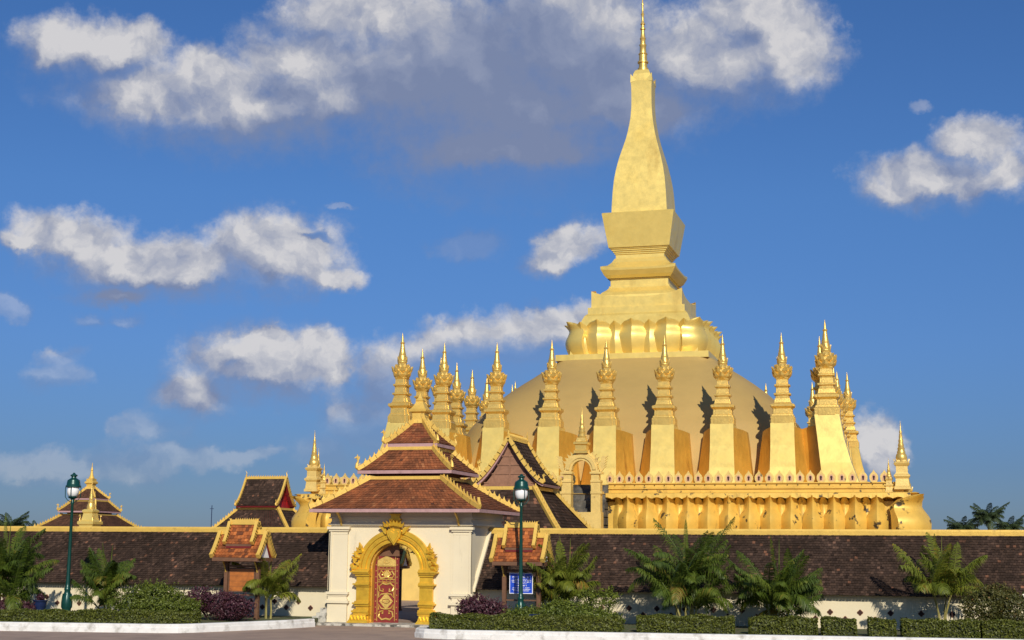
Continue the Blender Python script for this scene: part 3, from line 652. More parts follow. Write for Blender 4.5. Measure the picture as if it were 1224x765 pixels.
# ---- corner turrets of the parapet
def turret_meshes():
    a = MB(); a.sq([(.46, 0), (.46, .16), (.40, .2), (.36, .62), (.40, .68), (.46, .76), (.46, .84), (.38, .9), (.33, 1.0), (.33, 1.35), (.40, 1.42), (.46, 1.52), (.38, 1.58), (.3, 1.64), (.27, 1.72)])
    for i in range(8):
        an = math.pi/4*i; crocket(a, (.36*math.cos(an), .36*math.sin(an), 1.5), V((-math.sin(an), math.cos(an), 0)), V((.3*math.cos(an), .3*math.sin(an), 1)), .24, .06)
    f = MB(); f.lathe([(.3, 1.7), (.34, 1.85), (.3, 2.05), (.24, 2.1), (.25, 2.2), (.2, 2.3), (.22, 2.4), (.16, 2.5), (.18, 2.6), (.13, 2.75), (.15, 2.85), (.10, 3.0), (.11, 3.1), (.07, 3.3), (.09, 3.38), (.04, 3.5), (.02, 3.85), (0, 4.1)], n=12)
    return a.mesh('parapet_turret', cream_leaf), f.mesh('turret_finial', gold_fine, 40)
TM = turret_meshes()
def turret(x, y, z, s):
    o = bpy.data.objects.new('parapet_turret', TM[0]); sc.collection.objects.link(o); o.parent = stupa; o.location = (x, y, z); o.scale = (s, s, s)
    c = bpy.data.objects.new('turret_finial', TM[1]); sc.collection.objects.link(c); c.parent = o
for sx in (-1, 1):
    for sy in (-1, 1):
        turret(sx*18.75, sy*18.75, 6.6, 1.0)
        turret(sx*18.75, sy*(18.75-.7), 6.5, .74); turret(sx*(18.75-.75), sy*18.75, 6.45, .5)
# ---- arch and stair in the middle of the front
arch = MB().box(-1.25, 1.25, -21.5, -20.8, 0, 5.2).build('arch_gate', cream_leaf, stupa)
def ring_prism(m, r0, r1, zc, y0, y1, a0=0, a1=math.pi, n=20, cx=0, kz=1):
    pts = [(cx+r1*math.cos(a0+(a1-a0)*i/n), zc+kz*r1*math.sin(a0+(a1-a0)*i/n)) for i in range(n+1)]; q = [(cx+r0*math.cos(a0+(a1-a0)*i/n), zc+kz*r0*math.sin(a0+(a1-a0)*i/n)) for i in range(n+1)]
    vs = [(x, y, z) for y in (y0, y1) for x, z in pts+q]; k = n+1; N_ = 2*k; fs = []
    for i in range(n):
        fs += [(i, i+1, k+i+1, k+i), (N_+i, N_+k+i, N_+k+i+1, N_+i+1), (i, N_+i, N_+i+1, i+1), (k+i, k+i+1, N_+k+i+1, N_+k+i)]
    fs += [(0, k, N_+k, N_), (n, N_+n, N_+k+n, k+n)]; m.add(vs, fs)
for s in (-1, 1):
    a_ = MB()
    a_.box(*sorted((s*.62, s*1.2)), -21.45, -20.85, 5.2, 7.0).box(*sorted((s*.6, s*1.22)), -21.5, -20.8, 7.0, 7.12).box(*sorted((s*.62, s*1.1)), -21.4, -20.9, 7.12, 7.75).box(*sorted((s*.55, s*1.28)), -21.5, -20.8, 7.5, 7.62).box(*sorted((s*.6, s*1.3)), -21.5, -20.8, 6.3, 6.45)
    for k in range(5): crocket(a_, (s*(1.12+.03*k), -21.15, 7.75+.16*k), V((s*-.3, 0, 1)), V((s, 0, .5)), .36, .14)
    a_.build('arch_pier', cream_leaf, arch)
a_ = MB(); ring_prism(a_, .58, 1.02, 7.75, -21.4, -20.9); ring_prism(a_, .72, .92, 7.75, -21.47, -20.85)
for k in range(-6, 7): an = math.pi/2+k*.19; crocket(a_, (1.0*math.cos(an), -21.15, 7.75+1.0*math.sin(an)), V((-math.sin(an), 0, math.cos(an))), V((math.cos(an), 0, math.sin(an))), .26, .12)
a_.build('arch_ring', cream_leaf, arch)
MB().sq([(.42, 8.75), (.42, 8.9), (.34, 8.95), (.34, 9.25), (.44, 9.3), (.44, 9.42), (.3, 9.48), (.26, 9.7)], cy=-21.15).lathe([(.25, 9.65), (.28, 9.8), (.2, 9.95), (.22, 10.08), (.16, 10.2), (.18, 10.33), (.12, 10.48), (.14, 10.6), (.09, 10.75), (.1, 10.85), (.06, 11.0), (.03, 11.4), (0, 11.8)], 0, -21.15, 12).build('arch_finial', gold_fine, arch, 30)
st = MB()
for k in range(14): st.box(-1.15, 1.15, -24.4+k*.4, -18.4, k*.49, (k+1)*.49+.06)
st.build('stair', mould, stupa)
# ---------------------------------------------------------------- cloister walls
def quatrefoil(r):
    P = []
    for k in range(4):
        a0 = k*math.pi/2; c = (r*.55*math.cos(a0), r*.55*math.sin(a0))
        for j in range(-3, 4): a = a0+j*math.pi/7; P.append((c[0]+r*.45*math.cos(a), c[1]+r*.45*math.sin(a)))
    return P
def cloister(name, label, x0, x1, loc, rz, detail, holes=()):
    """wall with its outer and inner tiled slope; local y=0 is the coping line, outside is -y"""
    t = thing(name, label, 'wall', loc, rz)
    MB().box(x0, x1, -1.85, -1.6, 0, 1.75).build('plaster_wall', plaster, t)
    MB().box(x0, x1, -1.9, -1.85, 0, .16).build('wall_foot', stone, t)
    mb = MB(); slope(mb, ((x0, -2.22, 1.42), (x1, -2.22, 1.42)), ((x0, -.12, 3.62), (x1, -.12, 3.62)), 25 if detail else 8, .115 if detail else .6, 1.04, .028, .02)
    r = mb.build('tile_roof', tile_dark, t, recalc=False)
    if detail:
        mb = MB(); slope(mb, ((x0, 2.6, 1.8), (x1, 2.6, 1.8)), ((x0, .14, 3.6), (x1, .14, 3.6)), 8, .5); mb.build('tile_roof', tile_dark, t, recalc=False)
    MB().prism([(-2.08, 1.50), (-2.08, 1.44), (0, 3.42), (2.5, 1.68), (2.5, 1.74), (0, 3.55)], x0, x1, 'x').build('roof_boarding', wood, r)
    MB().prism([(-.16, 3.56), (-.17, 3.74), (-.13, 3.81), (.13, 3.81), (.17, 3.74), (.16, 3.56)], x0, x1, 'x').build('coping', trim, t)
    for xe in (x0, x1):
        MB().prism([(-2.3, 1.33), (-2.3, 1.47), (-.2, 3.68), (-.2, 3.5)], xe-.07, xe+.07, 'x').build('verge_board', plaster, t)
    if holes:
        q = MB(); q.prism(quatrefoil(.11), -1.868, -1.8, 'y'); me = q.mesh('quatrefoil_vent', terracotta); i_ = MB(); i_.prism(quatrefoil(.09), -1.874, -1.8, 'y'); mi = i_.mesh('vent_hole_shade', hole_shade)  # inner dark plate paints the shade inside the vent, wall is not cut
        for x, z in holes:
            o = bpy.data.objects.new('quatrefoil_vent', me); sc.collection.objects.link(o); o.parent = t; o.location = (x, 0, z)
            c = bpy.data.objects.new('vent_hole_shade', mi); sc.collection.objects.link(c); c.parent = o
    return t
hr = [(4.21+.53*i, .81 if i % 2 else .57) for i in range(-1, 50)]; hl = [(-4.05-.53*i, .81 if i % 2 else .57) for i in range(0, 44)]
cloister('cloister_wall', 'long cream wall under dark brown tiles running right from the gatehouse', 2.95, 30, (0, -49.95, 0), 0, True, hr)
cloister('cloister_wall', 'long cream wall under dark brown tiles running left from the gatehouse', -30, -2.95, (0, -49.95, 0), 0, True, hl)
# ---------------------------------------------------------------- gatehouse
gate = thing('gatehouse', 'cream gatehouse with a gold arched doorway under three stacked tiled roofs', 'gatehouse', (0, -50.45, 0))
GY = -2.05   # facade, local
ocx, orad, spr = -.17, 1.05, 2.14
def arch_wall(y0, y1, cx, r, zs, name):
    P = [(-2.88, 0), (cx-r, 0), (cx-r, zs)]+[(cx+r*math.cos(math.pi*(1-i/20)), zs+r*math.sin(math.pi*(1-i/20))) for i in range(1, 20)]+[(cx+r, zs), (cx+r, 0), (2.88, 0), (2.88, 4.55), (-2.88, 4.55)]
    return MB().prism(P, y0, y1, 'y').build(name, plaster, gate)
arch_wall(GY, GY+.4, ocx, orad, spr, 'front_wall'); arch_wall(1.65, 2.05, -.4, 1.5, 2.3, 'rear_wall')
MB().box(-2.88, -2.5, GY+.4, 1.65, 0, 4.55).build('side_wall', plaster, gate); MB().box(2.5, 2.88, GY+.4, 1.65, 0, 4.55).build('side_wall', plaster, gate)
MB().box(-2.5, 2.5, GY+.4, 1.65, 4.3, 4.5).build('ceiling', darkred, gate)
en = MB()
for h, z0, z1 in ((.05, 3.80, 3.86), (.14, 3.86, 3.93), (.07, 3.93, 4.0), (.04, 4.0, 4.12), (.12, 4.12, 4.18), (.08, 4.18, 4.4)):
    en.box(-2.88-h, 2.88+h, GY-h, 2.05+h, z0, z1)
en.build('entablature', plaster, gate)
for sx in (-1, 1):
    p = MB(); x0, x1 = sorted((sx*2.2, sx*2.94)); p.box(x0, x1, GY-.07, GY+.02, 1.2, 3.8)
    if sx > 0: p.box(2.1, 2.94, GY-.035, GY+.02, 1.2, 3.8)
    p.build('pilaster', plaster, gate)
    c = MB()
    for h, z0, z1 in ((.0, 3.5, 3.56), (.05, 3.62, 3.7), (.11, 3.7, 3.8)): c.box(x0-h, x1+h, GY-.08-h, GY, z0, z1)
    c.build('pilaster_capital', plaster, gate)
    f = MB()
    for h, z0, z1 in ((.10, 1.16, 1.26), (.05, 1.1, 1.16), (.02, .98, 1.1), (.06, .92, .98), (.12, .82, .92), (.04, .0, .82)): f.box(x0-h, x1+h, GY-.08-h, GY+.01, z0, z1)
    f.build('pilaster_pedestal', plaster, gate)
    sp_ = MB(); k = sx
    for d, z0, z1 in ((.72, 0, .14), (.58, .14, .30), (.42, .30, .44), (.28, .44, .62)): sp_.box(*sorted((k*(2.98), k*(2.98+d))), GY-.1-d*.25, GY+.9, z0, z1)
    if sx < 0: sp_.build('stepped_plinth', stone, gate)
    for y in (GY+.3, 1.7):
        q = MB(); q.box(*sorted((k*2.86, k*2.93)), y-.4, y+.2, 1.2, 3.8); q.build('side_pilaster', plaster, gate)
# eave brackets
for bx_ in (-2.45, 2.45):
    b = MB(); b.tube([(bx_, GY-.14, 3.86), (bx_, GY-.22, 4.0), (bx_, GY-.34, 4.15), (bx_, GY-.62, 4.34), (bx_, GY-.72, 4.4)], [.03, .06, .05, .05, .03], 6); b.build('eave_bracket', trim, gate)
# gold arch surround
sr = MB()
for r0, r1, d in ((1.05, 1.52, .10), (1.05, 1.14, .17), (1.22, 1.30, .16), (1.40, 1.56, .17), (1.31, 1.39, .13)): ring_prism(sr, r0, r1, spr, GY-d, GY+.05, cx=ocx, n=28)
ao = sr.build('arch_surround', gold_arch, gate, 30)
rv = MB(); ring_prism(rv, .99, 1.05, spr, GY+.02, GY+.42, cx=ocx, n=28)
rv.box(ocx-1.05, ocx-.99, GY+.02, GY+.42, 0, spr).box(ocx+.99, ocx+1.05, GY+.02, GY+.42, 0, spr).build('arch_reveal', gold_side, ao, 30)
for sx in (-1, 1):
    def X(a, b): return sorted((ocx+sx*a, ocx+sx*b))
    p = MB(); p.box(*X(1.05, 1.58), GY-.16, GY+.05, 0, 2.14)
    for a, z0, z1, d in ((1.66, 2.08, 2.16, .26), (1.80, 2.02, 2.08, .34), (1.70, 1.96, 2.02, .28), (1.62, 1.88, 1.96, .22), (1.60, 1.60, 1.66, .22), (1.70, 1.54, 1.60, .27), (1.62, 1.48, 1.54, .22), (1.63, .86, .92, .22), (1.7, .80, .86, .28), (1.62, .72, .80, .22), (1.66, .56, .62, .25), (1.72, .48, .56, .3), (1.66, .40, .48, .26)): p.box(*X(1.02, a), GY-d, GY+.02, z0, z1)
    p.sq([(.52, 0), (.44, .1), (.36, .22), (.32, .4)], cx=ocx+sx*1.42, cy=GY-.1, ky=.7)
    for k in range(5): crocket(p, (ocx+sx*(1.15+.14*k), GY-.3, .05+.0*k), V((1, 0, 0)), V((0, -.25, 1)), .26, .08)
    p.build('arch_pillar', gold_arch, ao)
    lf = MB()
    for (dx, z, s_, ux, uz) in [(1.62, 2.2, .34, 1, .4), (1.80, 2.12, .36, 1, .9), (1.72, 2.45, .36, .7, .8), (1.60, 2.55, .38, .3, 1), (1.52, 2.78, .34, .5, 1), (1.42, 2.95, .34, .2, 1), (1.66, 2.7, .3, 1, .3), (1.38, 2.8, .3, -.2, 1), (1.9, 2.2, .26, .6, 1), (1.5, 2.35, .3, .8, .2)]:
        crocket(lf, (ocx+sx*(1.42+(dx-1.42)*.62), GY-.18, z), V((uz, 0, -ux*sx)), V((ux*sx, -.25, uz)), s_*.58, .14)
    lf.tube([(ocx+sx*1.55, GY-.2, 2.2), (ocx+sx*1.7, GY-.22, 2.2), (ocx+sx*1.76, GY-.22, 2.33), (ocx+sx*1.67, GY-.22, 2.42), (ocx+sx*1.6, GY-.22, 2.34)], [.1, .1, .08, .06, .03], 7)
    lf.tube([(ocx+sx*1.42, GY-.2, 2.62), (ocx+sx*1.58, GY-.24, 2.66), (ocx+sx*1.62, GY-.24, 2.82), (ocx+sx*1.5, GY-.24, 2.88), (ocx+sx*1.45, GY-.22, 2.78)], [.1, .09, .07, .05, .03], 7)
    lf.build('leaf_scroll', gold_arch, ao)
ky = MB(); ky.prism([(ocx+x*.8, z) for x, z in [(0, 3.08), (.16, 3.26), (.32, 3.42), (.38, 3.6), (.28, 3.72), (.1, 3.72), (0, 3.64), (-.1, 3.72), (-.28, 3.72), (-.38, 3.6), (-.32, 3.42), (-.16, 3.26)]], GY-.3, GY, 'y')
ky.prism([(ocx+x*.8, z) for x, z in [(0, 3.18), (.22, 3.44), (.26, 3.58), (.16, 3.64), (0, 3.55), (-.16, 3.64), (-.26, 3.58), (-.22, 3.44)]], GY-.35, GY-.3, 'y')
ky.build('keystone_heart', gold_arch, ao)
kc = MB()
for w, z0, z1, d in ((.24, 3.66, 3.76, .26), (.30, 3.76, 3.86, .3), (.34, 3.86, 3.94, .34), (.26, 3.94, 4.06, .28), (.30, 4.06, 4.12, .3), (.22, 4.12, 4.26, .24), (.27, 4.26, 4.31, .28)): kc.box(ocx-w*.8, ocx+w*.8, GY-d*.8, GY, z0, z1)
for k in range(-3, 4): crocket(kc, (ocx+k*.1, GY-.32, 3.86-.02*abs(k)), V((1, 0, 0)), V((k*.25, -.3, 1)), .2, .08)
for s in (-1, 1): crocket(kc, (ocx+s*.34, GY-.2, 3.62), V((0, 0, 1)), V((s, 0, .6)), .3, .12)
kc.build('keystone_crown', gold_arch, ao)
# doors: the left leaf nearly shut, the right one swung inwards
def door_leaf(w, rz, loc):
    d = MB(); n = 12
    d.prism([(0, 0), (w, 0), (w, 2.3)]+[(w-w*i/n, 2.3+.26*math.sin(math.pi*.5+math.pi*.0*i)-.26*(i/n)*0) for i in range(0)]+[(w, 2.62), (0, 2.62)], -.03, .03, 'y')
    o = d.build('door', door_red, gate); o.location = loc; o.rotation_euler = (0, 0, rz)
    g = MB(); y = -.045
    def T(pts, r=.016): g.tube([(x*w, y, z) for x, z in pts], r*1.7, 5)
    def dot(x, z, r=.028): g.add([(x*w+r*math.cos(a)*k, yy, z+r*math.sin(a)*k) for yy, k in ((-.03, 1), (-.055, .5)) for a in [i*math.pi/4 for i in range(8)]], [(i, (i+1) % 8, 8+(i+1) % 8, 8+i) for i in range(8)]+[tuple(range(8, 16))])
    for z in [.12+.235*i for i in range(11)]: dot(.07, z); dot(.93, z)
    T([(.14, .06), (.14, 2.58)], .008); T([(.86, .06), (.86, 2.58)], .008)
    for z in (1.62, 2.12): T([(.16, z-.05), (.84, z-.05)], .009); T([(.16, z+.05), (.84, z+.05)], .009); [dot(.2+.15*i, z, .022) for i in range(5)]
    for s in (-1, 1):
        f = lambda x: .5+s*x
        T([(f(.0), .16), (f(.16), .12), (f(.30), .24), (f(.26), .42), (f(.12), .46), (f(.14), .34)], .022)
        T([(f(.02), .52), (f(.20), .56), (f(.31), .72), (f(.30), .50)], .018); T([(f(.02), 1.12), (f(.20), 1.10), (f(.31), .96), (f(.30), 1.2)], .018)
        T([(f(.0), 1.48), (f(.16), 1.52), (f(.30), 1.40), (f(.26), 1.24), (f(.12), 1.2), (f(.14), 1.32)], .022)
        T([(f(.06), 1.74), (f(.24), 1.72), (f(.31), 1.86), (f(.22), 2.0), (f(.12), 1.92), (f(.18), 1.84)], .024); T([(f(.04), 2.02), (f(.14), 1.9), (f(.06), 1.78)], .022)
        T([(f(.02), .84), (f(.12), .84), (f(.28), .82)], .014)
    g.prism([(x*w, z) for x, z in [(.5, .50), (.64, .66), (.78, .83), (.64, 1.0), (.5, 1.16), (.36, 1.0), (.22, .83), (.36, .66)]], -.05, -.03, 'y')
    g.prism([(x*w, z) for x, z in [(.42, 1.74), (.58, 1.74), (.62, 1.88), (.5, 2.03), (.38, 1.88)]], -.06, -.03, 'y')
    g.build('gilt_relief', gold_fine, o)
    r_ = MB(); r_.tube([(.5*w+.16*w*math.cos(a), -.055, .83+.08*math.sin(a)) for a in [i*math.pi/6 for i in range(13)]], .012, 5); r_.build('medallion_ring', door_red, o)
    tp = MB(); tp.prism([(x*w, z) for x, z in [(.12, 2.2), (.88, 2.2), (.88, 2.38), (.8, 2.46), (.7, 2.5), (.58, 2.56), (.5, 2.58), (.42, 2.56), (.3, 2.5), (.2, 2.46), (.12, 2.38)]], -.055, -.03, 'y'); tp.tube([(.5*w+.12*w*math.cos(a), -.06, 2.36+.06*math.sin(a)) for a in [i*math.pi/6 for i in range(13)]], .012, 5); tp.build('gilt_top_panel', gold_fine, o)
    MB().box(w-.05, w+.01, -.035, .035, 0, 2.62).build('door_edge', door_red, o)
    return o
door_leaf(.98, rad(9), (ocx-1.0, GY+.30, .08)); door_leaf(.98, rad(97), (ocx+.97, GY+.42, .08))
dt = MB(); dt.prism([(ocx-.99, 2.66), (ocx+.03, 2.66)]+[(ocx+.99*math.cos(a), spr+.99*math.sin(a)) for a in [math.pi/2+i*math.pi/28 for i in range(0, 10)]], GY+.30, GY+.36, 'y'); dt.build('dark_arch_panel', wood, gate)  # dark panel added to fill the arch above the left leaf
MB().box(ocx-1.05, ocx+1.05, GY+.0, GY+.6, 0, .08).build('threshold', stone, gate)
# roofs
def gate_roofs(parent, tm):
    r1 = hip_tier(parent, 3.50, 2.95, 4.50, 1.50, 1.62, 5.72, tm, 14, 1.12, .24, .17, .0, tw=.13)
    for sx in (-1, 1):
        for sy in (-1, 1):
            q = MB(); crocket(q, (sx*3.46, sy*2.91, 4.55), V((sx, sy, 0)), V((0, 0, 1)), .3, .1); q.build('corner_finial', trim, r1)
    MB().sq([(1, 5.6), (1, 6.0)], kx=1.35, ky=1.3).build('upper_wall', darkred, parent)
    hip_tier(parent, 1.97, 1.78, 6.06, .96, 1.10, 6.93, tm, 9, 1.12, .22, .16, .5, tw=.13)
    MB().sq([(1, 6.85), (1, 7.12)], kx=.82, ky=.85).build('upper_wall', darkred, parent)
    hip_tier(parent, 1.13, 1.12, 7.17, .16, .16, 8.16, tm, 9, 1.18, .2, .15, .45, tw=.13)
    return parent
gate_roofs(gate, tile_red)
MB().sq([(.3, 8.05), (.26, 8.2), (.26, 8.46), (.36, 8.52), (.38, 8.6), (.3, 8.66), (.22, 8.78), (.14, 8.95), (.17, 9.0), (.08, 9.1), (.02, 9.3)]).build('roof_finial', trim, gate)
# lightning wire down the left side
MB().tube([(-3.02, GY+.0, 3.8), (-3.03, GY-.0, 1.3)], .012, 5).build('downpipe', plaster, gate)
# ---------------------------------------------------------------- prayer halls (front and left side)
def prayer_hall(label, loc, rz, gm, name='prayer_hall'):
    t = thing(name, label, 'temple hall', loc, rz)
    MB().box(-3.2, 3.2, -2.6, 2.6, 0, 2.9).build('wall', yellow, t)
    mb = MB(); z0, z1 = 2.75, 5.95; ax, ay, bx, by = 4.9, 4.1, 1.75, 1.35
    E = [(-ax, -ay, z0), (ax, -ay, z0), (ax, ay, z0), (-ax, ay, z0)]; T = [(-bx, -by, z1), (bx, -by, z1), (bx, by, z1), (-bx, by, z1)]
    for i in range(4): slope(mb, (E[i], E[(i+1) % 4]), (T[i], T[(i+1) % 4]), 22, .17, 1.12)
    lo = mb.build('lower_roof', tile_dark, t, recalc=False)
    MB().sq([(1, z0-.06), (.36, z1-.1)], kx=ax*.96, ky=ay*.96).build('roof_boarding', darkred, lo)
    h = MB()
    for sx in (-1, 1):
        for sy in (-1, 1):
            P = [V((sx*(ax+(bx-ax)*q), sy*(ay+(by-ay)*q), z0+.05+(z1-z0)*q**1.12)) for q in (0, .25, .5, .75, 1)]; ridge(h, P, .26, .12, .27, .19)
    ridge(h, [(-bx, -by, z1), (bx, -by, z1), (bx, by, z1), (-bx, by, z1), (-bx, -by, z1)], .2, .12, 0); h.build('hip_ridge', trim, lo)
    MB().sq([(1, 5.7), (1, 6.35)], kx=1.5, ky=1.1).build('upper_wall', gm if gm is redroof else wood_pale, t)
    gable_roof(t, 1.75, 1.82, 6.22, 8.45, tile_dark, 15, curve=1.45, gable_m=gm, fin=.4, name='upper_roof')
    return t
prayer_hall('dark tiled hall with a steep timber gable, close behind the gatehouse', (-.1, -35.2, 0), math.pi/2, wood_pale)
prayer_hall('small dark tiled hall with a red gable, left behind the wall', (-31.2, 0, 0), 0, redroof)
pav = thing('side_gatehouse', 'far gatehouse of three stacked brown roofs with a gold finial, at far left', 'gatehouse', (-48.1, 1.2, 0), math.pi/2)
MB().box(-2.88, 2.88, -2.05, 2.05, 0, 4.5).build('wall', plaster, pav); gate_roofs(pav, tile_brown); pav.scale = (1, 1, .965)
MB().sq([(.34, 8.0), (.28, 8.2), (.28, 8.4), (.4, 8.5), (.4, 8.62), (.3, 8.7), (.3, 8.9)]).lathe([(.2, 8.8), (.26, 8.95), (.14, 9.2), (.09, 9.6), (.11, 9.68), (.04, 9.9), (.02, 10.3)], n=10).build('roof_finial', trim, pav)
# small free-standing stupa in front of it
def narrow(o): o.scale = (.62, .62, 1)
ss = thing('small_stupa', 'small gold stupa with a thin spire, seen over the wall beside the left street lamp', 'stupa', (-30.1, -27, 0))
MB().sq([(1.3, 0), (1.3, 2.4), (1.0, 2.5), (1.0, 3.4), (.8, 3.5), (.75, 4.2), (.9, 4.3), (.9, 4.45), (.62, 4.55), (.5, 4.95), (.6, 5.05), (.6, 5.15), (.42, 5.22)]).build('body', gold, ss)
MB().lathe([(.4, 5.2), (.42, 5.35), (.3, 5.6), (.33, 5.68), (.22, 5.8), (.24, 5.9), (.16, 6.05), (.18, 6.15), (.1, 6.35), (.11, 6.45), (.04, 6.7), (.02, 7.15)], n=12).build('finial', gold_fine, ss, 40)
for k in range(4):
    q = MB(); an = k*math.pi/2+math.pi/4; naga(q, (1.0*math.cos(an), 1.0*math.sin(an), 4.4), (math.cos(an), math.sin(an)), .45); q.build('corner_finial', gold_fine, ss)
narrow(ss)
# ---------------------------------------------------------------- notice kiosks
def kiosk(label, loc, rz=0, board='wood', s=1.0, group=None, mats=(tile_orange,)):
    t = thing('notice_kiosk', label, 'kiosk', loc, rz, group); t.scale = (s, s, s)
    for x in (-.68, .68):
        MB().box(x-.075, x+.075, -.075, .075, 0, 2.35).box(x-.1, x+.1, -.1, .1, 0, .12).box(x-.1, x+.1, -.1, .1, 2.2, 2.32).build('post', wood, t)
        b = MB(); b.tube([(x, -.08, 1.85), (x, -.22, 2.1), (x, -.38, 2.28)], [.025, .035, .03], 5); b.build('bracket', trim, t)
    MB().box(-.6, .6, -.03, .03, 2.05, 2.12).build('rail', wood, t); MB().box(-.6, .6, -.03, .03, .95, 1.0).build('rail', wood, t)
    if board == 'wood':
        o = MB().box(-.54, .54, -.035, .035, 1.12, 1.98).build('notice_board', wood_panel, t)
        f = MB().box(-.56, .56, -.05, .04, 1.08, 1.13).box(-.56, .56, -.05, .04, 1.97, 2.02).box(-.57, -.52, -.05, .04, 1.13, 1.97).box(.52, .57, -.05, .04, 1.13, 1.97)
        for k in (1.3, 1.5, 1.7, 1.85): f.box(-.52, .52, -.04, -.036, k, k+.008)
        f.build('board_frame', wood, o)
    elif board == 'blue':
        o = MB().box(-.44, .44, -.075, -.05, 1.24, 1.98).build('sign_board', blue_sign, t)
        MB().box(-.46, .46, -.082, -.045, 1.22, 1.245).box(-.46, .46, -.082, -.045, 1.975, 2.0).box(-.46, -.435, -.082, -.045, 1.245, 1.975).box(.435, .46, -.082, -.045, 1.245, 1.975).build('sign_frame', sign_white, o)
        R2 = random.Random(3); l = MB()
        # illegible rows of small round script: a short heading and eight lines
        for z, w, h in [(1.90, .13, .045), (1.82, .34, .045), (1.745, .36, .03), (1.69, .37, .03), (1.635, .36, .03), (1.58, .2, .03), (1.50, .2, .045), (1.425, .33, .028), (1.37, .35, .028), (1.315, .3, .028)]:
            x = -w
            while x < w:
                g = R2.uniform(.022, .04)*(h/.035)**.5
                if R2.random() > .12:
                    l.box(x, x+g*.28, -.079, -.076, z, z+h); l.box(x+g*.3, x+g*.8, -.079, -.076, z+(h*.72 if R2.random() > .5 else 0), z+(h if R2.random() > .5 else h*.98))
                    if R2.random() > .5: l.box(x+g*.6, x+g*.82, -.079, -.076, z, z+h*.9)
                x += g
        l.build('lettering', sign_white, o)
    # roof: wide lower saddle and a narrower one riding on it
    gable_roof(t, .97, .70, 2.42, 3.36, mats[0], 7, curve=1.25, cs=0, bw=.15, gable_m=white_board, inset=.10, bat=False, fin=.16, tw=.13, name='lower_roof')
    MB().box(-.97, .97, -.72, -.67, 2.28, 2.42).box(-.97, .97, .67, .72, 2.28, 2.42).box(-.98, -.93, -.67, .67, 2.28, 2.42).box(.93, .98, -.67, .67, 2.28, 2.42).build('fascia_board', wood, t)
    gable_roof(t, .56, .44, 2.94, 3.74, mats[0], 6, curve=1.25, cs=.12, size=.10, bw=.13, gable_m=white_board, inset=.10, bat=False, fin=.14, tw=.13, name='upper_roof')
    MB().box(-.55, .55, -.44, -.40, 2.86, 2.96).box(-.55, .55, .40, .44, 2.86, 2.96).build('upper_fascia', wood, t)
    return t
kiosk('orange tiled notice kiosk with a plain wooden board, left of the gatehouse', (-5.55, -54.95, .2), 0, 'wood', .98)
kiosk('orange tiled notice kiosk with a blue lettered sign, behind the right street lamp', (5.58, -54.75, .2), 0, 'blue', .96)
kiosk('small tiled kiosk glimpsed inside the courtyard through the open gate', (-5.15, -40.2, .0), 0, 'none', .88)
MB().box(-27, 27, -27.35, -27.02, 0, 3.0).build('courtyard_wall', yellow); tag(bpy.data.objects['courtyard_wall'], 'yellow courtyard wall seen through the open gate doorway', 'wall')
# ---------------------------------------------------------------- street lamps
def lamp(label, loc, rz):
    t = thing('street_lamp', label, 'street lamp', loc, rz, 'street lamps')
    MB().lathe([(.24, 0), (.24, .12), (.19, .16), (.17, .3), (.20, .36), (.21, .55), (.19, .75), (.14, .9), (.11, 1.0), (.13, 1.05), (.13, 1.1), (.09, 1.15), (.085, 1.3), (.075, 1.6), (.055, 4.4), (.075, 4.43), (.075, 4.5), (.05, 4.54), (.05, 4.62)], n=14).build('post', green_iron, t, 40)
    f = MB()
    for k in range(10):
        a = 2*math.pi*k/10; f.tube([(.15*math.cos(a+z*.8), .15*math.sin(a+z*.8), z) if z < .36 else ((.208-.1*max(0, z-.55)**1.1*1.4)*math.cos(a+z*.8), (.208-.1*max(0, z-.55)**1.1*1.4)*math.sin(a+z*.8), z) for z in (.36, .55, .75, .9)], .016, 4)
    f.build('fluting', green_iron, t)
    b = MB()
    for a in [k*math.pi/2+.3 for k in range(4)]:
        c, s = math.cos(a), math.sin(a)
        b.tube([(.05*c, .05*s, 4.5), (.2*c, .2*s, 4.56), (.30*c, .30*s, 4.7), (.31*c, .31*s, 4.95), (.30*c, .30*s, 5.12)], .016, 5)
    b.lathe([(.06, 4.6), (.17, 4.66), (.2, 4.7), (.15, 4.72)], n=12); b.build('cradle', green_iron, t)
    g = MB(); g.lathe([(.12, 4.7), (.19, 4.76), (.235, 4.88), (.235, 5.0), (.2, 5.1)], n=18); g.build('globe', globe_m, t, 60)
    h = MB(); h.lathe([(.27, 5.07), (.30, 5.09), (.30, 5.14), (.27, 5.17), (.26, 5.26), (.24, 5.36), (.15, 5.42), (.10, 5.45), (.09, 5.5), (.14, 5.53), (.14, 5.57), (.07, 5.6), (.03, 5.66)], n=18); h.build('hood', green_iron, t, 40)
    return t
LA = lamp('green cast iron street lamp with a white globe, at far left', (-12.38, -56.21, .24), .0)
LA.scale = (.985,)*3
LB = copy_obj(LA, loc=(5.87, -55.91, .2), rz=.4); LB['label'] = 'green cast iron street lamp with a white globe, standing before the blue sign'; LB.scale = (.965,)*3
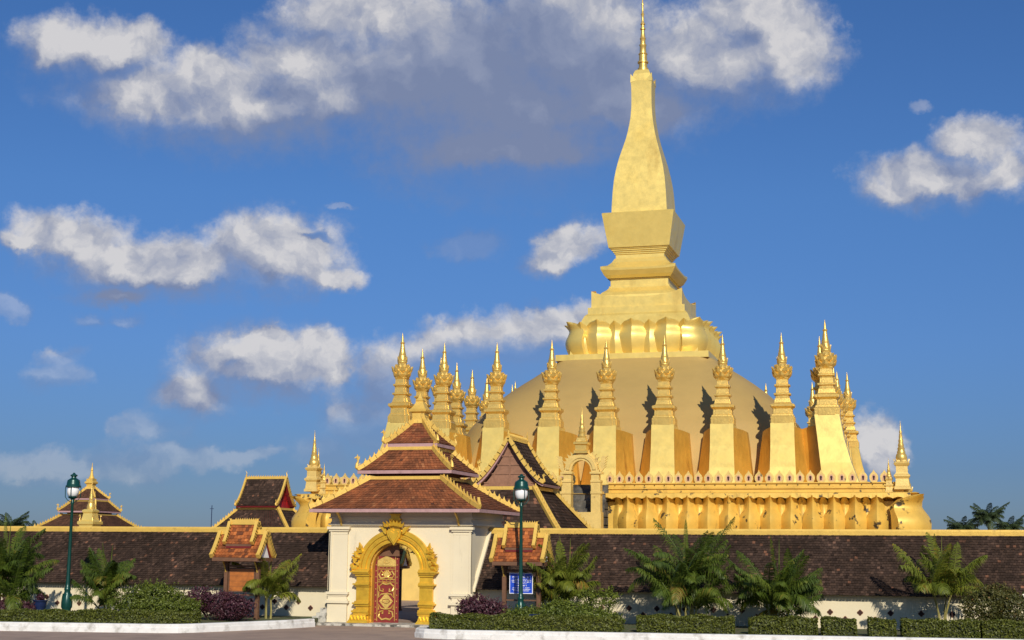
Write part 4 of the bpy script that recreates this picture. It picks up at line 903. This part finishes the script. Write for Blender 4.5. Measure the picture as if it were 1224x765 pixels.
# ---------------------------------------------------------------- plants
def frondmesh(mb, base, az, L_, rise, droop, n=26, lw=.045, ll=.34, twist=0, tint=.5, stiff=1.0):
    d = V((math.cos(az), math.sin(az), 0)); side = V((-d.y, d.x, 0)); pts = []
    for i in range(11):
        t = i/10; pts.append(V(base)+d*(L_*t*(1-.25*t*droop))+V((0, 0, 1))*(rise*t-droop*L_*.75*t**2.2)+side*twist*t*t)
    mb.tube(pts, [.016*(1-.8*i/10)+.003 for i in range(11)], 4, tint*.6+.35)
    for i in range(n):
        t = .14+.86*i/n; k = min(9.999, t*10); p = pts[int(k)].lerp(pts[int(k)+1], k-int(k)); tn = (pts[int(k)+1]-pts[int(k)]).normalized()
        up = side.cross(tn).normalized()*-1; up = up if up.z > 0 else -up
        ln = ll*(math.sin(math.pi*min(1, .18+t*.82))**.6)*random.uniform(.85, 1.1)
        for s in (-1, 1):
            dr = (tn*.5+side*s*.75+up*random.uniform(-.35, .2)*stiff).normalized(); w = tn.cross(dr).cross(dr).normalized()*lw*.5
            mid = p+dr*ln*.52+V((0, 0, -.08*ln)); tip = p+dr*ln*.92+V((0, 0, -.62*ln))
            tt = min(1, max(0, tint+random.gauss(0, .13)))
            mb.add([p-w*.4, p+w*.4, mid+w, mid-w, tip], [(0, 1, 2, 3), (3, 2, 4)], tt)
def areca(label, loc, h=2.8, stems=6, fr=9, spread=.35, seed=1, m=None, group=None, L_=1.25, lean=.25, cane=True, ll=.36):
    random.seed(seed); t = thing('areca_palm', label, 'palm', loc, 0, group)
    sp_ = MB(); sp_.tube([(0, 0, h*.4), (.03, 0, h*.75), (.05, .02, h*1.08)], [.03, .028, .004], 5, .7); frondmesh(sp_, (0, 0, h*.45), random.uniform(2, 5), .35, h*.66, .05, 40, .04, ll*.6, 0, .75); sp_.build('spear_leaf', m or frond, t, recalc=False)
    for k in range(stems):
        a = random.uniform(0, 6.28); r = spread*math.sqrt(random.random()); bx, by = r*math.cos(a), r*math.sin(a)
        hh = h*random.uniform(.12, .52); tx, ty = bx*(1+lean*2)+random.uniform(-.1, .1), by*(1+lean*2)+random.uniform(-.1, .1)
        s = MB(); s.tube([(bx, by, 0), (bx*1.1, by*1.1, hh*.5), (tx, ty, hh)], [.045, .035, .03], 6); s.build('cane', stem_y if cane else bark, t)
        cr = MB(); n = max(4, int(fr*random.uniform(.8, 1.2))); a0 = random.uniform(0, 6.28)
        for j in range(n):
            az = a0+j*2.4+random.uniform(-.25, .25); q = j/n
            rise = h*(.68-.36*q)*random.uniform(.85, 1.15); dr = (.45+.75*q)*random.uniform(.85, 1.1)
            tn = random.choice([.35, .5, .5, .6, .75]) if q < .75 else random.choice([.5, .7, .97])
            frondmesh(cr, (tx, ty, hh), az, 1.35*L_*random.uniform(.75, 1.15), rise*1.05, dr, 50, .036, ll*1.25, random.uniform(-.2, .2), tn)
        cr.build('crown', m or frond, t, recalc=False)
    return t
def leafcloud(mb, n, fn, size=.06, tintf=None, asp=.5):
    P, Nn = fn(n); R1 = rng.normal(size=(n, 3)); R1 = R1*.55+Nn*.75; R1 /= np.linalg.norm(R1, axis=1)[:, None]
    T = np.cross(R1, rng.normal(size=(n, 3))); T /= np.linalg.norm(T, axis=1)[:, None]; B = np.cross(R1, T)
    s = size*rng.uniform(.6, 1.3, n)[:, None]; q = [P-T*s, P-B*s*asp+R1*s*.1, P+T*s, P+B*s*asp+R1*s*.1]
    vs = np.stack(q, 1).reshape(-1, 3); o = len(mb.v); mb.v += [tuple(v) for v in vs.tolist()]
    mb.f += [(o+4*i, o+4*i+1, o+4*i+2, o+4*i+3) for i in range(n)]
    tt = np.clip(rng.normal(.5, .2, n)+(tintf(P) if tintf else 0), 0, 1); mb.t += tt.tolist()
def ell_fn(cs):
    """points in the shells of several lumps; cs = [(cx,cy,cz,rx,ry,rz)]"""
    c = np.array(cs); vol = c[:, 3]*c[:, 4]+c[:, 4]*c[:, 5]; vol = vol/vol.sum()
    def f(n):
        k = rng.choice(len(c), n, p=vol); d = rng.normal(size=(n, 3)); d /= np.linalg.norm(d, axis=1)[:, None]
        bump = 1+.12*np.sin(d[:, 0]*7+k)+.1*np.sin(d[:, 1]*9+2*k)+.1*np.sin(d[:, 2]*8+k*3)
        r = (1-rng.random(n)**2*.45)*bump; P = c[k, :3]+d*c[k, 3:6]*r[:, None]; P[:, 2] = np.maximum(P[:, 2], .02); return P, d
    return f
def bush(name, label, cat, loc, lumps, n, m, size=.06, group=None, asp=.5, sprigs=0):
    t = thing(name, label, cat, loc, 0, group)
    mb = MB(); leafcloud(mb, n, ell_fn(lumps), size, asp=asp)
    if sprigs:
        for _ in range(sprigs):
            c = random.choice(lumps); a = random.uniform(0, 6.28); e = random.uniform(.3, 1.4); d = V((math.cos(a)*math.cos(e)*c[3], math.sin(a)*math.cos(e)*c[4], math.sin(e)*c[5]))
            p0 = V(c[:3])+d*.8; p1 = V(c[:3])+d*random.uniform(1.15, 1.45)
            for j in range(9):
                p = p0.lerp(p1, j/8)+V([random.uniform(-.03, .03) for _ in range(3)]); v = V([random.gauss(0, 1) for _ in range(3)]).normalized(); w = v.cross(d).normalized()*size*.5
                mb.add([p-w, p+v*size*1.6, p+w, p-v*size*.2], [(0, 1, 2, 3)], random.uniform(.5, 1))
    mb.build('foliage', m, t, recalc=False)
    s = MB()
    for c in lumps:
        for j in range(5):
            a = random.uniform(0, 6.28); s.tube([(c[0]*.5, c[1]*.5, 0), (c[0]+c[3]*.3*math.cos(a), c[1]+c[4]*.3*math.sin(a), c[2]), (c[0]+c[3]*.75*math.cos(a), c[1]+c[4]*.75*math.sin(a), c[2]+c[5]*.6)], [.02, .014, .006], 4)
    s.build('branches', twig, t)
    return t
def hedge(label, x0, y0, x1, y1, w, h, seed, group='clipped hedge blocks along the right kerb', m=None, dens=1500, z=.22):
    random.seed(seed); d = V((x1-x0, y1-y0)); L_ = d.length; t = thing('hedge', label, 'hedge', ((x0+x1)/2, (y0+y1)/2, z), math.atan2(d.y, d.x), group)
    def f(n):
        P = np.empty((n, 3)); Nn = np.zeros((n, 3)); face = rng.choice(5, n, p=np.array([L_*h, L_*h*.6, L_*w*1.2, w*h, w*h])/(L_*h*1.6+L_*w*1.2+2*w*h))
        u, v = rng.random(n), rng.random(n); dp = -np.abs(rng.normal(0, .05, n))+.02
        wob = .035*np.sin(u*L_*5+seed)+.03*np.sin(v*9+u*L_*3)
        P[:, 0] = (u-.5)*L_; P[:, 1] = (v-.5)*w; P[:, 2] = h*v
        m0 = face == 0; P[m0, 1] = -w/2-dp[m0]*1-wob[m0]+.0; P[m0, 2] = v[m0]*h; Nn[m0, 1] = -1
        m1 = face == 1; P[m1, 1] = w/2+dp[m1]; P[m1, 2] = v[m1]*h; Nn[m1, 1] = 1
        m2 = face == 2; P[m2, 2] = h+dp[m2]+wob[m2]; Nn[m2, 2] = 1
        for q, sg in ((3, -1), (4, 1)):
            k = face == q; P[k, 0] = sg*L_/2+dp[k]*sg; P[k, 1] = (u[k]-.5)*w; P[k, 2] = v[k]*h; Nn[k, 0] = sg
        return P, Nn
    mb = MB(); leafcloud(mb, int(dens*(L_*h*1.6+L_*w)), f, .038, asp=.6); mb.build('foliage', m or leaf_hedge, t, recalc=False)
    MB().box(-L_/2+.08, L_/2-.08, -w/2+.08, w/2-.08, 0, h-.09).build('dark_core', twig, t); return t  # solid dark box behind the leaves, closes the gaps between them
# right bed: low clipped hedge, then the separate blocks
def ln(x): return -58.95+(x-4.4)*.128 if x < 9 else -58.35+(x-9)*.105
hedge('low clipped hedge along the right kerb, between the gate and the first palm', 3.55, -58.85, 9.95, -58.15, .7, .52, 1)
blocks = [(10.35, 13.55), (14.05, 15.1), (15.14, 16.25), (16.4, 17.5), (17.9, 18.75), (18.95, 20.15), (20.2, 21.35), (21.45, 23.4)]
labs = ['long clipped hedge block under the fan of the middle palm', 'clipped hedge block, first of the touching pair right of the middle palm', 'clipped hedge block, second of the touching pair, below the fourth palm', 'clipped hedge block before bare cream wall, left of the smallest block', 'smallest clipped hedge block, standing alone before the white wall', 'clipped hedge block below the palm at the right', 'clipped hedge block under the rusty olive shrub', 'last clipped hedge block at the right edge of the picture']
for k, ((a, b), lb) in enumerate(zip(blocks, labs)): hedge(lb, a, ln(a)+1.0, b, ln(b)+1.0, .65, .56, 10+k)
hedge('low clipped hedge along the left kerb, below the street lamp', -17.5, -60.9, -9.45, -59.2, .8, .40, 30, 'low hedges on the left bed')
hedge('low shaggy hedge in front of the mounded bushes, left of the kerb corner', -9.3, -59.4, -5.4, -58.6, .7, .42, 31, 'low hedges on the left bed')
# palms
areca('bushy palm at the left edge with long upright yellow green fronds', (-14.9, -56.6, .22), 3.6, 8, 8, .45, 3, frond, 'garden palms', 1.35, .35)
areca('bushy palm with browning fronds, right behind the left street lamp', (-11.3, -55.0, .22), 2.6, 5, 8, .35, 5, frond, 'garden palms', .95)
areca('small palm peeping out behind the wooden notice kiosk', (-4.75, -54.2, .2), 2.6, 3, 6, .2, 8, frond_y, 'garden palms', 1.1)
areca('yellow green palm drooping right of the blue sign kiosk', (7.25, -54.3, .2), 2.95, 5, 9, .3, 12, frond_y, 'garden palms', 1.15)
areca('tall dark palm in the middle of the right bed, one frond upright', (11.6, -54.6, .2), 3.5, 8, 9, .4, 15, frond, 'garden palms', 1.5)
areca('rounded palm in the right bed, right of the tall dark one', (14.8, -54.2, .2), 3.0, 8, 8, .35, 19, frond, 'garden palms', 1.25)
areca('palm on slim leaning canes near the right edge, casting shadow on the wall', (20.3, -54.0, .2), 3.1, 4, 9, .2, 24, frond_y, 'garden palms', 1.15, .9)
# bushes
bush('bush', 'large mounded bright green bush left of the wooden notice kiosk', 'bush', (-8.3, -56.7, .2), [(-.9, 0, .55, .9, .7, .62), (.1, .1, .7, .95, .7, .65), (1.1, -.2, .5, .9, .7, .5), (-.3, .4, .95, .6, .5, .45), (.7, -.6, .45, 1.1, .5, .4)], 15000, leaf_bright, .05, sprigs=120)
bush('shrub', 'purple leaved shrub below the wooden notice kiosk', 'shrub', (-5.75, -56.3, .2), [(-.9, .1, .75, .6, .5, .45), (0, 0, .6, .75, .5, .5), (.75, -.1, .5, .6, .5, .45)], 7000, leaf_purple, .05, 'purple shrubs', sprigs=90)
bush('shrub', 'purple leaved shrub beside the right corner of the gatehouse', 'shrub', (4.35, -56.0, .2), [(-.35, .1, .55, .5, .45, .42), (.45, 0, .5, .55, .45, .45), (.0, 0, .65, .5, .4, .42)], 6000, leaf_purple, .05, 'purple shrubs', sprigs=80)
bush('bush', 'green bush heaped around the foot of the right street lamp', 'bush', (7.1, -56.6, .2), [(-.9, 0, .35, .8, .6, .38), (.2, .1, .40, .9, .6, .42), (1.3, 0, .42, .8, .6, .40), (.3, .5, .6, .7, .5, .40), (2.1, -.1, .3, .6, .5, .32)], 15000, leaf_bright, .05, sprigs=120)
bush('bush', 'loose green shrub with thin leaves behind the right kiosk', 'bush', (8.4, -54.6, .2), [(0, 0, .7, .5, .5, .55), (.4, .1, 1.0, .32, .3, .35), (-.4, 0, .95, .32, .3, .38)], 1800, leaf_bright, .06, sprigs=60, asp=.25)
bush('shrub', 'rusty olive shrub right of the palm on leaning canes', 'shrub', (21.9, -55.0, .2), [(-.3, 0, .9, .75, .6, .7), (.6, 0, .8, .7, .6, .7), (.2, .2, 1.3, .55, .5, .4)], 11000, leaf_olive, .045, sprigs=90)
fb = bush('shrub', 'loose shrub with white flowers at the right edge', 'shrub', (23.4, -54.7, .2), [(0, 0, 1.2, .5, .5, .9), (.3, 0, 1.7, .4, .4, .6)], 4500, leaf_bright, .06, sprigs=60)
fl = MB()
for _ in range(14):
    p = V((random.uniform(-.6, .3), random.uniform(-.6, -.3), random.uniform(.8, 2.2)))
    for j in range(5): a = j*1.257; fl.add([p, p+V((math.cos(a)*.06, -.02, math.sin(a)*.06)), p+V((math.cos(a+.5)*.08, -.03, math.sin(a+.5)*.08)), p+V((math.cos(a+1)*.05, -.02, math.sin(a+1)*.05))], [(0, 1, 2, 3)])
fl.build('blossoms', flower, fb)['kind'] = 'stuff'
bush('shrub', 'low sprawling shrub with pinkish tips below the leftmost palm', 'shrub', (-13.9, -57.3, .2), [(-.5, 0, .35, .5, .4, .32), (.4, 0, .3, .45, .4, .28)], 2500, leaf_purple, .05, 'purple shrubs', sprigs=50)
# blue pot with a little plant
p_ = thing('plant_pot', 'dark blue glazed pot just left of the far left street lamp', 'pot', (-13.1, -56.9, .42))
MB().box(-.16, .16, -.16, .16, -.2, 0).build('stand', stone, p_)
MB().lathe([(.14, 0), (.2, .1), (.24, .28), (.25, .4), (.29, .43), (.29, .47), (.24, .47), (.22, .4), (.0, .4)], n=18).build('bowl', pot_blue, p_, 40)
pb = MB(); leafcloud(pb, 260, ell_fn([(0, 0, .55, .16, .16, .14)]), .05); pb.build('plant', leaf_purple, p_, recalc=False)
fl_ = thing('floodlight', 'low dark floodlight among the leaves right of the right lamp', 'floodlight', (6.9, -57.3, .62))
MB().box(-.3, .3, -.1, .1, .05, .15).build('housing', pot_blue, fl_); MB().box(-.03, .03, -.03, .03, -.42, .05).build('stake', black, fl_)
# ---------------------------------------------------------------- far palms beyond the compound
def coconut(label, loc, h, seed, L_=2.6):
    random.seed(seed); t = thing('coconut_palm', label, 'palm', loc, 0, 'coconut palms far behind the walls')
    lx, ly = random.uniform(-.6, .6), random.uniform(-.6, .6)
    MB().tube([(0, 0, 0), (lx*.3, ly*.3, h*.5), (lx, ly, h)], [.22, .16, .12], 8).build('trunk', bark, t)
    c = MB(); n = 24
    for j in range(n):
        q = j/n; frondmesh(c, (lx, ly, h), j*2.4, L_*random.uniform(.85, 1.1), L_*(.95-.85*q), .30+.75*q, 40, .085, .75, random.uniform(-.3, .3), random.uniform(.3, .6))
    c.build('crown', frond_haze, t, recalc=False); return t
def P_at(px_az, D, z=0):
    a = rad(px_az); return (19.644+D*math.sin(a), -105.314+D*math.cos(a), z)
coconut('taller of the two far coconut palms at the left edge', P_at(-35.2, 175), 4.9, 41)
coconut('lower of the two far coconut palms at the left edge', P_at(-34.3, 190), 4.3, 42)
for az_, D_, h_, sd_, lb in [(1.75, 190, 6.3, 43, 'far coconut palm nearest the stupa, dense and low'), (2.55, 180, 7.6, 44, 'tallest of the far coconut palms right of the stupa'), (3.35, 200, 6.6, 45, 'far coconut palm between the tallest one and the right edge'), (4.6, 190, 6.2, 46, 'far coconut palm at the right edge of the picture')]:
    coconut(lb, P_at(az_, D_), h_-.45, sd_)
far = MB()
for k in range(60):
    az_ = rad(-40+k*.86); D_ = 260+random.uniform(-20, 20); r = random.uniform(3, 5)
    leafcloud(far, 350, ell_fn([(19.6+D_*math.sin(az_), -105+D_*math.cos(az_), 1.5, r, r, random.uniform(2.2, 4.2))]), .5)
tag(far.build('far_tree_line', frond_haze, recalc=False), 'low dark green tree line beyond the compound', 'trees', kind='stuff')
# thin mast
mx_, my_, _z = P_at(-27.85, 130)
tag(MB().tube([(mx_, my_, 0), (mx_, my_, 6.6)], .035, 5).tube([(mx_-.2, my_, 6.3), (mx_+.2, my_, 6.3)], .02, 4).build('antenna_mast', pot_blue), 'thin antenna mast standing left of the small temple hall', 'mast')
